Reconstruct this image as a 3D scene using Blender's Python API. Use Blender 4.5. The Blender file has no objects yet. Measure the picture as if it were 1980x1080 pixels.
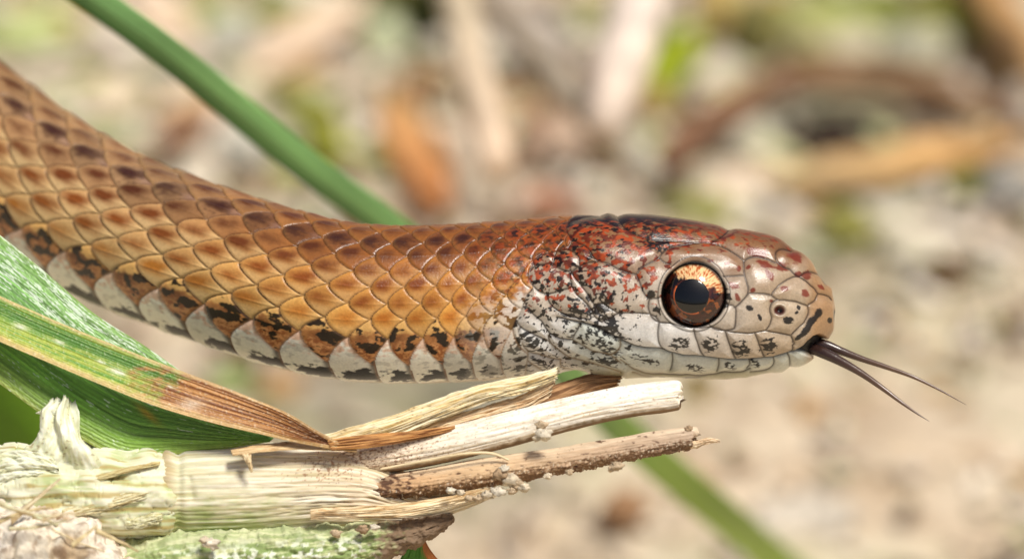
import bpy, math, random
import numpy as np
from mathutils import Vector, Matrix

# ---------------------------------------------------------------- camera, sky, sun, exposure
# one Blender unit is one centimetre: the snake's head is about eleven millimetres long
S = bpy.context.scene
S.unit_settings.system = 'METRIC'
S.unit_settings.scale_length = 0.01
PITCH = math.radians(25)          # the camera looks down on the ground at this angle
DIST = 20.0                       # camera to the plane of the head, cm
K = 480.0                         # photograph pixels per cm at that plane
RIGHT = np.array((1.0, 0, 0))
UP = np.array((0, math.sin(PITCH), math.cos(PITCH)))
FWD = np.array((0, math.cos(PITCH), -math.sin(PITCH)))
CAM = -DIST * FWD
GROUND = -5.6                     # height of the ground below the head, cm

cd = bpy.data.cameras.new('Camera')
cam = bpy.data.objects.new('Camera', cd)
S.collection.objects.link(cam)
cam.location = CAM
cam.rotation_euler = (math.pi / 2 - PITCH, 0, 0)
cd.sensor_width = 36
cd.lens = 36 * DIST / (1980 / K)
cd.clip_start = 0.1
cd.clip_end = 50000
cd.dof.use_dof = True
cd.dof.focus_distance = DIST + 0.05
cd.dof.aperture_fstop = cd.lens * 1e-3 / 0.42      # lens opening 0.42 cm
S.camera = cam

SUN = np.array((0.29, -0.27, 0.90)); SUN /= np.linalg.norm(SUN)
w = bpy.data.worlds.new('World'); S.world = w; w.use_nodes = True
nt = w.node_tree
sky = nt.nodes.new('ShaderNodeTexSky'); sky.sky_type = 'NISHITA'; sky.sun_disc = False
sky.sun_elevation = math.asin(SUN[2]); sky.sun_rotation = math.atan2(SUN[0], SUN[1])
sky.dust_density = 4.0; sky.air_density = 0.8; sky.ozone_density = 1.0
bg = nt.nodes['Background']; bg.inputs['Strength'].default_value = 0.05
nt.links.new(sky.outputs[0], bg.inputs['Color'])
sl = bpy.data.lights.new('Sun', 'SUN'); sl.energy = 2.3; sl.angle = math.radians(14); sl.color = (1.0, 0.965, 0.90)
so = bpy.data.objects.new('Sun', sl); S.collection.objects.link(so)
so.rotation_euler = Vector(-SUN).to_track_quat('-Z', 'Y').to_euler()
so.location = SUN * 40
S.view_settings.view_transform = 'Standard'
S.view_settings.look = 'None'
S.view_settings.gamma = 1.0
S.view_settings.use_curve_mapping = False
S.view_settings.exposure = 0.66
S.render.engine = 'CYCLES'
S.cycles.use_denoising = True

# ---------------------------------------------------------------- numeric helpers
def P(px, py, d=0.0):
    """photograph pixel + distance behind the plane of the head -> world point(s)"""
    px, py, d = np.broadcast_arrays(np.asarray(px, float), np.asarray(py, float), np.asarray(d, float))
    t = DIST + d
    x = (px - 990) / K * t / DIST
    y = (540 - py) / K * t / DIST
    return CAM + t[..., None] * FWD + x[..., None] * RIGHT + y[..., None] * UP
def project(X):
    R = X - CAM
    t = R @ FWD
    return 990 + (R @ RIGHT) * K * DIST / t, 540 - (R @ UP) * K * DIST / t, t - DIST
def gdepth(py, h=0.0):
    """distance d at which the ray through a pixel row meets the ground (+h)"""
    k = (540 - py) / K / DIST
    t = (GROUND + h - CAM[2]) / (FWD[2] + k * UP[2])
    return t - DIST
def G(px, py, h=0.0):
    return P(px, py, gdepth(py, h))
def lin(c):
    c = np.asarray(c, float) / 255.0
    return np.where(c <= 0.04045, c / 12.92, ((c + 0.055) / 1.055) ** 2.4)
def sst(a, b, x):
    t = np.clip((x - a) / (b - a), 0, 1)
    return t * t * (3 - 2 * t)
def mix(a, b, t):
    t = np.asarray(t)[..., None]
    return a * (1 - t) + b * t
def _hash(ix, iy, iz, seed):
    h = (ix * 374761393 + iy * 668265263 + iz * 2147483647 + seed * 1274126177) & 0xFFFFFFFF
    h = ((h ^ (h >> 13)) * 1274126177) & 0xFFFFFFFF
    h = ((h ^ (h >> 16)) * 2246822519) & 0xFFFFFFFF
    return h ^ (h >> 15)
GR = np.array([(1,1,0),(-1,1,0),(1,-1,0),(-1,-1,0),(1,0,1),(-1,0,1),(1,0,-1),(-1,0,-1),(0,1,1),(0,-1,1),(0,1,-1),(0,-1,-1),(1,1,0),(-1,1,0),(0,-1,1),(0,-1,-1)], float)
def noise(x, y, z=0.0, seed=0):
    x, y, z = np.broadcast_arrays(np.asarray(x, float), np.asarray(y, float), np.asarray(z, float))
    xi, yi, zi = np.floor(x), np.floor(y), np.floor(z)
    fx, fy, fz = x - xi, y - yi, z - zi
    xi, yi, zi = xi.astype(np.int64), yi.astype(np.int64), zi.astype(np.int64)
    u, v, q = (f * f * f * (f * (f * 6 - 15) + 10) for f in (fx, fy, fz))
    out = 0
    for i in (0, 1):
        for j in (0, 1):
            for k in (0, 1):
                g = GR[_hash(xi + i, yi + j, zi + k, seed) & 15]
                dot = g[..., 0] * (fx - i) + g[..., 1] * (fy - j) + g[..., 2] * (fz - k)
                out = out + dot * (u if i else 1 - u) * (v if j else 1 - v) * (q if k else 1 - q)
    return out            # about -0.7 .. 0.7
def fbm(x, y, z=0.0, seed=0, octaves=3, gain=0.5):
    a, s, f = 1.0, 0.0, 1.0
    for o in range(octaves):
        s = s + a * noise(np.asarray(x) * f, np.asarray(y) * f, np.asarray(z) * f, seed + o * 17)
        a *= gain; f *= 2.03
    return s
def pchip(x, Y, q):
    """monotone cubic through rows of Y at x, evaluated at q"""
    x = np.asarray(x, float); Y = np.asarray(Y, float)
    if Y.ndim == 1: Y = Y[:, None]
    h = np.diff(x); dl = np.diff(Y, axis=0) / h[:, None]
    m = np.zeros_like(Y)
    if len(x) > 2:
        w1 = (2 * h[1:] + h[:-1])[:, None]; w2 = (h[1:] + 2 * h[:-1])[:, None]
        same = dl[1:] * dl[:-1] > 0
        with np.errstate(divide='ignore', invalid='ignore'):
            hm = (w1 + w2) / (w1 / dl[:-1] + w2 / dl[1:])
        m[1:-1] = np.where(same, hm, 0)
    m[0], m[-1] = dl[0], dl[-1]
    q = np.asarray(q, float)
    i = np.clip(np.searchsorted(x, q) - 1, 0, len(x) - 2)
    t = ((q - x[i]) / h[i])[..., None]; hh = h[i][..., None]
    return ((2*t**3 - 3*t**2 + 1) * Y[i] + (t**3 - 2*t**2 + t) * hh * m[i] + (-2*t**3 + 3*t**2) * Y[i+1] + (t**3 - t**2) * hh * m[i+1])
def chord(pts):
    p = np.asarray(pts, float)[:, :2]
    c = np.concatenate([[0], np.cumsum(np.linalg.norm(np.diff(p, axis=0), axis=1))])
    return c / c[-1]
def smooth_line(pts, q):
    """Catmull-Rom style smooth curve through points, parameter q 0..1 (keeps slopes, unlike pchip)"""
    c = chord(pts); Y = np.asarray(pts, float)
    m = np.gradient(Y, c, axis=0) if len(Y) > 2 else np.repeat(((Y[-1] - Y[0]))[None], 2, 0)
    q = np.asarray(q, float)
    i = np.clip(np.searchsorted(c, q) - 1, 0, len(c) - 2)
    h = np.diff(c)[i][..., None]; t = ((q - c[i])[..., None]) / h
    return ((2*t**3 - 3*t**2 + 1) * Y[i] + (t**3 - 2*t**2 + t) * h * m[i] + (-2*t**3 + 3*t**2) * Y[i+1] + (t**3 - t**2) * h * m[i+1])
def unit(v):
    return v / np.maximum(np.linalg.norm(v, axis=-1, keepdims=True), 1e-12)
def normals(V, wrap):
    ds = np.gradient(V, axis=0)
    if wrap:
        dt = np.roll(V, -1, 1) - np.roll(V, 1, 1)
    else:
        dt = np.gradient(V, axis=1)
    return unit(np.cross(ds, dt))

# ---------------------------------------------------------------- mesh helpers
def grid_mesh(name, V, col=None, wrap=True, caps=True, extra=None):
    ns, nt_ = V.shape[:2]
    idx = np.arange(ns * nt_).reshape(ns, nt_)
    if wrap:
        a = idx[:-1]; b = np.roll(idx, -1, 1)[:-1]; c = np.roll(idx, -1, 1)[1:]; d = idx[1:]
    else:
        a = idx[:-1, :-1]; b = idx[:-1, 1:]; c = idx[1:, 1:]; d = idx[1:, :-1]
    quads = np.stack([a, b, c, d], -1).reshape(-1, 4)
    loops = quads.ravel(); starts = np.arange(len(quads)) * 4
    if wrap and caps:
        loops = np.concatenate([loops, idx[0][::-1], idx[-1]])
        starts = np.concatenate([starts, [len(quads) * 4, len(quads) * 4 + nt_]])
    me = bpy.data.meshes.new(name)
    me.vertices.add(ns * nt_); me.vertices.foreach_set('co', V.astype(np.float32).ravel())
    me.loops.add(len(loops)); me.loops.foreach_set('vertex_index', loops.astype(np.int32))
    me.polygons.add(len(starts)); me.polygons.foreach_set('loop_start', starts.astype(np.int32))
    me.update(calc_edges=True)
    if col is not None:
        at = me.color_attributes.new('Col', 'FLOAT_COLOR', 'POINT')
        c4 = np.ones((ns * nt_, 4), np.float32); c4[:, :3] = np.clip(col.reshape(-1, 3), 0, 1)
        at.data.foreach_set('color', c4.ravel())
    for k, v in (extra or {}).items():
        at = me.attributes.new(k, 'FLOAT', 'POINT')
        at.data.foreach_set('value', np.ascontiguousarray(v, np.float32).ravel())
    me.polygons.foreach_set('use_smooth', np.ones(len(starts), bool))
    return me
def link(name, me, mat, parent=None):
    o = bpy.data.objects.new(name, me); S.collection.objects.link(o)
    if mat is not None:
        me.materials.clear(); me.materials.append(mat)
    if parent is not None: o.parent = parent
    return o
def tag(o, label, cat, group=None):
    o['label'] = label; o['category'] = cat
    if group: o['group'] = group
    return o
def thing(name, label, cat, group=None):
    o = bpy.data.objects.new(name, None); S.collection.objects.link(o)
    o.empty_display_size = 0.2
    return tag(o, label, cat, group)

def mat(name, rough=0.5, spec=0.5, coat=0.0, sss=0.0, bump=0.0, bscale=40.0, var=0.0, vscale=20.0, transl=0.0, color=None, sheen=0.0, stretch=(1, 1, 1)):
    m = bpy.data.materials.new(name); m.use_nodes = True
    n = m.node_tree; B = n.nodes['Principled BSDF']
    if color is None:
        a = n.nodes.new('ShaderNodeAttribute'); a.attribute_name = 'Col'; src = a.outputs['Color']
    else:
        a = n.nodes.new('ShaderNodeRGB'); a.outputs[0].default_value = (*lin(color), 1); src = a.outputs[0]
    tc = n.nodes.new('ShaderNodeTexCoord')
    mp = n.nodes.new('ShaderNodeMapping'); mp.inputs['Scale'].default_value = stretch
    n.links.new(tc.outputs['Object'], mp.inputs['Vector'])
    if var > 0:
        t = n.nodes.new('ShaderNodeTexNoise'); t.inputs['Scale'].default_value = vscale; t.inputs['Detail'].default_value = 5
        n.links.new(mp.outputs[0], t.inputs['Vector'])
        mr = n.nodes.new('ShaderNodeMapRange'); mr.inputs['From Min'].default_value = 0.3; mr.inputs['From Max'].default_value = 0.7
        mr.inputs['To Min'].default_value = 1 - var; mr.inputs['To Max'].default_value = 1 + var
        n.links.new(t.outputs['Fac'], mr.inputs['Value'])
        mx = n.nodes.new('ShaderNodeMix'); mx.data_type = 'RGBA'; mx.blend_type = 'MULTIPLY'; mx.inputs['Factor'].default_value = 1
        n.links.new(src, mx.inputs['A']); n.links.new(mr.outputs[0], mx.inputs['B']); src = mx.outputs['Result']
    n.links.new(src, B.inputs['Base Color'])
    B.inputs['Roughness'].default_value = rough
    B.inputs['Specular IOR Level'].default_value = spec
    B.inputs['Coat Weight'].default_value = coat
    B.inputs['Coat Roughness'].default_value = 0.12
    if sss > 0:
        B.inputs['Subsurface Weight'].default_value = sss
        B.inputs['Subsurface Radius'].default_value = (1.0, 0.6, 0.35)
        B.inputs['Subsurface Scale'].default_value = 0.03
    if bump > 0:
        t = n.nodes.new('ShaderNodeTexNoise'); t.inputs['Scale'].default_value = bscale; t.inputs['Detail'].default_value = 6
        n.links.new(mp.outputs[0], t.inputs['Vector'])
        b = n.nodes.new('ShaderNodeBump'); b.inputs['Strength'].default_value = 1.0; b.inputs['Distance'].default_value = bump
        n.links.new(t.outputs['Fac'], b.inputs['Height']); n.links.new(b.outputs[0], B.inputs['Normal'])
    if transl > 0:
        tr = n.nodes.new('ShaderNodeBsdfTranslucent'); n.links.new(src, tr.inputs['Color'])
        ms = n.nodes.new('ShaderNodeMixShader'); ms.inputs[0].default_value = transl
        n.links.new(B.outputs[0], ms.inputs[1]); n.links.new(tr.outputs[0], ms.inputs[2])
        n.links.new(ms.outputs[0], n.nodes['Material Output'].inputs['Surface'])
    return m

M_SNAKE = mat('snake_skin', rough=0.31, spec=0.40, coat=0.10, sss=0.04, bump=0.0016, bscale=120, var=0.10, vscale=90)
M_EYE = mat('snake_eye', rough=0.35, spec=0.10, coat=1.0, var=0.12, vscale=60)
M_EYE.node_tree.nodes['Principled BSDF'].inputs['Coat Roughness'].default_value = 0.02
M_EYE.node_tree.nodes['Principled BSDF'].inputs['Coat IOR'].default_value = 1.6
M_TONGUE = mat('tongue_skin', rough=0.3, spec=0.5, coat=0.3, bump=0.001, bscale=70, var=0.12, vscale=25)
M_STRAW = mat('dry_straw', rough=0.75, spec=0.2, bump=0.004, bscale=60, var=0.14, vscale=45, stretch=(0.35, 1, 1))
M_SHEATH = mat('waxy_sheath', rough=0.65, spec=0.25, sss=0.15, bump=0.0025, bscale=45, var=0.08, vscale=30, stretch=(0.4, 1, 1))
M_LEAF = mat('leaf_blade', rough=0.45, spec=0.4, bump=0.002, bscale=80, var=0.10, vscale=60, transl=0.12)
M_SOIL = mat('soil_crust', rough=0.9, spec=0.15, bump=0.012, bscale=30, var=0.16, vscale=25)
M_BACK = mat('litter_piece', rough=0.8, spec=0.2, bump=0.02, bscale=6, var=0.2, vscale=3)

# ---------------------------------------------------------------- generic tube and ribbon builders
def tube(name, pts, ns, nt_, material, colour, disp=None, parent=None, jag=0.0, jseed=0, power=2.0, world=False):
    """closed tapered tube; pts rows: px, py, depth, half height px, half depth px"""
    q = np.linspace(0, 1, ns)
    sp = smooth_line(pts, q)
    sp[:, 3:] = pchip(chord(pts), np.asarray(pts, float)[:, 3:], q)
    C = P(sp[:, 0], sp[:, 1], sp[:, 2])
    T = unit(np.gradient(C, axis=0))
    B = -FWD - T * (T @ -FWD)[:, None]; B = unit(B)
    N = unit(np.cross(B, T)); N = N * np.sign((N @ UP))[:, None]
    sc = ((DIST + sp[:, 2]) / DIST / K)[:, None, None]
    th = np.linspace(0, 2 * math.pi, nt_, endpoint=False)
    c = np.sign(np.cos(th)) * np.abs(np.cos(th)) ** (2 / power); s = np.sign(np.sin(th)) * np.abs(np.sin(th)) ** (2 / power)
    U, TH = np.meshgrid(q, th, indexing='ij')
    V = C[:, None] + sc * (N[:, None] * (s[None, :, None] * sp[:, 3][:, None, None]) + B[:, None] * (c[None, :, None] * sp[:, 4][:, None, None]))
    n = unit(V - C[:, None])
    PX, PY, _ = project(V)
    if jag > 0:   # ragged ends: the last rings slide along the stem by a ring-wise noise
        j = fbm(np.cos(th) * 2.2 + 5, np.sin(th) * 2.2, 0.3, jseed, 3) * jag
        V = V + T[-1] * (sst(0.93, 1.0, U) * j[None])[..., None] * sc
    if disp is not None:
        V = V + n * (disp(U, TH, PX, PY)[..., None]) * sc
    col = colour(U, TH, PX, PY)
    me = grid_mesh(name, V, lin(col) if col.max() > 1.5 else col)
    return link(name, me, material, parent)

def ribbon(name, A, Bp, nu, nv, material, colour, bulge=0.0, thick=2.0, disp=None, parent=None, jag=0.0, jseed=0, fold=0.0):
    """blade between two edge curves (px, py, depth), with thickness, bulging towards the camera"""
    q = np.linspace(0, 1, nu); v = np.linspace(0, 1, nv)
    U, Vv = np.meshgrid(q, v, indexing='ij')
    Ue = U
    if jag > 0:
        j = np.abs(fbm(v * 9, 0.3, 0.7, jseed, 3)) * jag
        Ue = U * (1 - j[None])
    a = smooth_line(A, Ue.ravel()).reshape(nu, nv, 3); b = smooth_line(Bp, Ue.ravel()).reshape(nu, nv, 3)
    X = mix(a, b, Vv)
    X[..., 2] -= bulge / K * (1 - (2 * Vv - 1) ** 2)
    if fold: X[..., 2] -= fold / K * (1 - np.abs(2 * Vv - 1))
    V = P(X[..., 0], X[..., 1], X[..., 2])
    sc = ((DIST + X[..., 2]) / DIST / K)[..., None]
    n = normals(V, False); n = n * np.sign((n @ -FWD).mean())
    dd = disp(U, Vv, X[..., 0], X[..., 1]) if disp is not None else np.zeros(U.shape)
    th_ = thick * (0.25 + 0.75 * np.clip(np.minimum(Vv, 1 - Vv) * 12, 0, 1))
    F = V + n * (dd[..., None] + th_[..., None] / 2) * sc; R_ = V + n * (dd[..., None] - th_[..., None] / 2) * sc
    W = np.concatenate([F, R_[:, ::-1]], 1)
    col = colour(U, Vv, X[..., 0], X[..., 1])
    W_c = np.concatenate([col, col[:, ::-1]], 1)
    me = grid_mesh(name, W, lin(W_c) if col.max() > 1.5 else W_c)
    return link(name, me, material, parent)

def rgb(*c): return np.array(c, float)
def const(c): 
    return lambda U, V, X, Y: np.broadcast_to(rgb(*c), U.shape + (3,)).copy()

# ================================================================ GROUND
def build_ground():
    def axis(lo, hi, n, far):
        core = np.linspace(lo, hi, n)
        out = np.geomspace(1.0, far, 14)
        return np.concatenate([(lo - out)[::-1], core, hi + out])
    xs = axis(-14, 14, 240, 9000); ys = axis(-25, 45, 420, 9000)
    X, Y = np.meshgrid(xs, ys, indexing='ij')
    near = sst(60, 25, np.hypot(X, Y - 10))
    Z = GROUND + near * (0.22 * fbm(X * 0.35, Y * 0.35, 0, 3, 3) + 0.10 * fbm(X * 1.3, Y * 1.3, 1, 9, 3)) - 0.06
    V = np.stack([X, Y, Z], -1)
    me = grid_mesh('ground', V, None, wrap=False)
    m = bpy.data.materials.new('ground_soil'); m.use_nodes = True
    n = m.node_tree; B = n.nodes['Principled BSDF']; B.inputs['Roughness'].default_value = 0.95; B.inputs['Specular IOR Level'].default_value = 0.1
    tc = n.nodes.new('ShaderNodeTexCoord')
    def ramp(scale, detail, stops, w_=0.0):
        t = n.nodes.new('ShaderNodeTexNoise'); t.noise_dimensions = '4D'; t.inputs['W'].default_value = w_
        t.inputs['Scale'].default_value = scale; t.inputs['Detail'].default_value = detail
        n.links.new(tc.outputs['Object'], t.inputs['Vector'])
        r = n.nodes.new('ShaderNodeValToRGB'); e = r.color_ramp.elements
        while len(e) < len(stops): e.new(0.5)
        for k, (p, c) in enumerate(stops): e[k].position = p; e[k].color = (*lin(c), 1) if not np.isscalar(c) else (c, c, c, 1)
        n.links.new(t.outputs['Fac'], r.inputs[0]); return r.outputs[0]
    c1 = ramp(1.1, 4, [(0.30, (156, 128, 98)), (0.43, (194, 170, 140)), (0.55, (212, 191, 162)), (0.70, (196, 184, 156))])
    c2 = ramp(0.55, 3, [(0.0, (172, 172, 128)), (1.0, (172, 172, 128))])
    f2 = ramp(0.42, 3, [(0.50, 0.0), (0.64, 0.75)], 3.1)
    c3 = ramp(3.2, 5, [(0.32, (128, 100, 76)), (0.46, (212, 198, 174)), (1.0, (226, 216, 198))], 6.0)
    mx = n.nodes.new('ShaderNodeMix'); mx.data_type = 'RGBA'
    n.links.new(f2, mx.inputs['Factor']); n.links.new(c1, mx.inputs['A']); n.links.new(c2, mx.inputs['B'])
    my = n.nodes.new('ShaderNodeMix'); my.data_type = 'RGBA'; my.inputs['Factor'].default_value = 0.35
    n.links.new(mx.outputs['Result'], my.inputs['A']); n.links.new(c3, my.inputs['B'])
    n.links.new(my.outputs['Result'], B.inputs['Base Color'])
    o = link('ground', me, m); o['kind'] = 'structure'
build_ground()

# ================================================================ SNAKE
# spine: centre px, py, depth behind the head plane (cm), half height px, half depth px
SPINE = [
 (-2150, 1730, 6.0, 8, 8), (-1700, 1750, 5.8, 60, 60), (-1250, 1730, 5.6, 110, 110), (-1000, 1400, 5.0, 135, 135), (-850, 800, 4.2, 145, 145),
 (-650, 330, 3.2, 150, 150), (-430, 130, 2.2, 150, 150), (-230, 160, 1.55, 150, 150),
 (-89, 241, 1.22, 150, 150), (11, 316, 1.06, 150, 150), (125, 392, .90, 150, 150), (237, 448, .76, 150, 150), (347, 491, .63, 150, 148),
 (453, 528, .52, 151, 146), (563, 562, .43, 152, 145), (686, 585, .36, 152, 144), (790, 589, .33, 152, 143), (910, 585, .31, 152, 143), (1003, 577, .30, 151, 144),
 (1060, 570, .30, 149.5, 147), (1100, 567.5, .30, 150, 152), (1150, 571, .29, 155, 158), (1200, 574, .285, 156, 160), (1250, 576.5, .28, 156.5, 159), (1300, 580, .27, 154.5, 155), (1350, 584, .26, 151, 147), (1400, 588, .25, 145, 134),
 (1450, 590, .235, 139, 119), (1500, 591.5, .22, 128.5, 102), (1530, 596, .21, 116, 89), (1545, 599, .205, 108, 81), (1560, 601.5, .2, 98.5, 71), (1575, 604, .2, 84, 60),
 (1590, 602, .2, 63, 46), (1600, 600, .2, 48, 36), (1607, 600, .2, 35, 27), (1612, 600, .2, 20, 17), (1615, 600, .2, 3, 3)]

def zl(ox, oy, k, pts): return [(ox + x / k, oy + y / k) for x, y in pts]
Z1 = lambda *p: zl(1000, 380, 2.7, p)
R3 = lambda *p: zl(1430, 430, 9, p)
R4 = lambda *p: zl(1430, 550, 9, p)
R5 = lambda *p: zl(1400, 630, 9, p)
R6 = lambda *p: zl(1200, 620, 9, p)
R7 = lambda *p: zl(1000, 620, 9, p)
R8 = lambda *p: zl(1000, 500, 9, p)
EYE = (1341.5, 570.5); EYE_R = 61.0
MOUTH = R7((700, -60), (1050, 15), (1200, 45), (1400, 110), (1600, 230), (1800, 325)) + R6((200, 425), (400, 468), (660, 490), (850, 550), (1100, 610), (1400, 625), (1600, 650), (1800, 680)) + \
        R5((400, 588), (660, 570), (860, 548), (1000, 510), (1150, 460), (1350, 390), (1450, 320))
SUTURES = [
 # crown: parietal, supraocular, prefrontal, internasals
 Z1((430, 100), (330, 112), (270, 138), (256, 165), (266, 195), (300, 230), (370, 270), (400, 320), (470, 350), (560, 390), (620, 405)),
 Z1((620, 405), (645, 375), (690, 347), (740, 320), (760, 290), (800, 265), (870, 250), (950, 240), (1010, 240), (1080, 265), (1130, 295), (1180, 332)),
 Z1((740, 320), (770, 345), (800, 352)),
 Z1((700, 225), (850, 232), (950, 240)), Z1((700, 225), (560, 160), (520, 105)),
 Z1((1010, 240), (1060, 215), (1100, 180)),
 Z1((1180, 332), (1184, 370), (1186, 410), (1200, 450), (1206, 480), (1200, 510), (1170, 550), (1138, 580)),
 Z1((1075, 418), (1130, 412), (1186, 410)),
 R3((72, 720), (90, 660), (130, 630), (230, 600), (350, 600), (480, 640), (640, 700)),
 R3((900, 500), (790, 465), (690, 470), (640, 510), (628, 570), (640, 645), (740, 760), (880, 820), (1000, 920), (1040, 940)),
 R3((1040, 940), (980, 932), (850, 985), (760, 1040), (700, 1080)) + R4((600, 110), (558, 185)),
 R3((1040, 940), (1100, 890), (1200, 860), (1300, 872), (1400, 930), (1500, 1070)),
 R3((1040, 940), (1150, 1010), (1230, 1080)) + R4((1300, 60), (1372, 155)),
 # nose
 R4((1372, 158), (1480, 172), (1560, 210), (1600, 260)),
 R4((1372, 158), (1345, 210), (1300, 290), (1190, 375), (1200, 450), (1180, 560), (1120, 660), (1020, 760), (930, 850), (898, 890), (930, 960), (950, 1040)) + R5((1200, 330), (1200, 400), (1160, 455)),
 R4((1190, 375), (1050, 322), (900, 282), (800, 268), (660, 266), (558, 187)),
 R4((558, 187), (450, 165), (330, 153), (165, 150)),
 R4((660, 268), (560, 320), (528, 390), (525, 460), (560, 575), (530, 680), (450, 803)),
 R4((160, 150), (60, 270), (0, 340), (-90, 400)),
 # ring round the eye
 Z1((1090, 560), (1135, 575), (1140, 640), (1130, 690), (1095, 697), (1030, 690), (1000, 668)),
 Z1((620, 405), (640, 450), (660, 500), (690, 532), (740, 525), (752, 520)),
 Z1((690, 535), (684, 580), (700, 625), (745, 658), (800, 658)),
 # upper lip
 Z1((745, 658), (800, 660), (870, 680), (930, 686), (1010, 680), (1090, 700)) + R4((180, 845), (300, 830), (450, 805), (650, 840), (880, 885)),
 Z1((742, 660), (734, 700), (740, 760), (760, 797), (800, 815)),
 Z1((920, 690), (938, 750), (956, 800), (978, 836)), Z1((1085, 700), (1105, 760), (1140, 848)), Z1((1240, 708), (1262, 770), (1292, 842)),
 R4((898, 890), (925, 950), (930, 1010)),
 Z1((690, 612), (610, 606), (530, 610), (470, 640), (440, 655)), Z1((690, 612), (720, 628), (745, 658)),
 Z1((440, 655), (400, 620), (420, 560), (530, 610)),
 # temples
 R8((220, 190), (200, 300), (230, 420), (300, 500), (400, 580), (500, 610), (600, 600), (800, 540), (940, 480), (918, 350), (920, 250), (980, 200), (1100, 120), (1250, 60), (1400, 45)),
 R8((220, 190), (300, 130), (450, 90), (620, 90), (700, 150), (850, 205), (930, 215)),
 R8((620, 90), (640, -40), (700, -150), (900, -160), (1060, -40), (1080, 110)), R8((640, -40), (480, -110), (320, -80), (260, 30), (300, 130)),
 R8((940, 480), (1050, 640), (1180, 760), (1300, 900)), R8((500, 610), (560, 760), (700, 900), (900, 1000), (1180, 1040)), R8((230, 420), (120, 620), (140, 780), (240, 930), (420, 1080)),
 Z1((275, 380), (310, 440), (345, 480), (400, 560), (430, 610)),
 # lower cheek and throat
 R7((0, 20), (60, 110), (200, 190), (400, 290), (560, 365)), R7((420, 0), (480, 100), (570, 215), (700, 290), (950, 340), (1100, 430), (1300, 540), (1620, 620), (1800, 760)),
 R7((570, 215), (545, 290), (575, 385)), R7((60, 110), (20, 200), (40, 320), (100, 430), (180, 520), (400, 590), (600, 650), (750, 672)),
 R7((560, 370), (700, 490), (900, 640), (1200, 740), (1500, 830), (1800, 925)), R7((955, 340), (1000, 230), (1080, 80), (1110, 30)),
 R7((180, 520), (150, 620), (260, 760), (420, 840)), R7((1620, 620), (1720, 560), (1790, 470), (1800, 330)), R7((750, 672), (760, 780), (900, 850), (1200, 920)),
 # lower lip
 R6((900, 590), (905, 700), (895, 800), (865, 880)), R6((1705, 680), (1712, 800), (1680, 900)), R5((440, 600), (462, 680), (400, 755)),
 R5((862, 560), (880, 640), (840, 730), (700, 800), (460, 830)), R5((1112, 490), (1150, 580), (1152, 740)),
 R6((0, 700), (200, 850), (400, 930), (800, 960), (1100, 970), (1400, 978), (1600, 960), (1800, 920)) + R5((350, 815), (460, 760)),
 R6((200, 920), (500, 1000), (900, 1030), (1300, 1010), (1500, 975)),
]
HEAD_EDGE = [(1112, 412), (1098, 428), (1094, 446), (1104, 466), (1096, 480), (1070, 486), (1048, 492), (1030, 504), (1023, 521), (1022, 540), (1030, 556), (1018, 570), (1010, 592), (1000, 622), (1002, 645), (1010, 668), (1020, 680), (1018, 700), (1010, 745)]
SUTURES.append(HEAD_EDGE)

def seg_dist(px, py, lines):
    d2 = np.full(px.shape, 1e9)
    for L in lines:
        for (x0, y0), (x1, y1) in zip(L[:-1], L[1:]):
            dx, dy = x1 - x0, y1 - y0; l2 = dx * dx + dy * dy + 1e-9
            t = np.clip(((px - x0) * dx + (py - y0) * dy) / l2, 0, 1)
            d2 = np.minimum(d2, (px - x0 - t * dx) ** 2 + (py - y0 - t * dy) ** 2)
    return np.sqrt(d2)
def curve_pts(L, n=6):
    q = np.linspace(0, 1, (len(L) - 1) * n + 1)
    return [tuple(p) for p in smooth_line(L, q)]
def in_poly(px, py, poly):
    r = np.zeros(px.shape, bool)
    for (x0, y0), (x1, y1) in zip(poly, poly[1:] + poly[:1]):
        c = ((y0 > py) != (y1 > py)) & (px < (x1 - x0) * (py - y0) / (y1 - y0 + 1e-12) + x0)
        r ^= c
    return r

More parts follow.
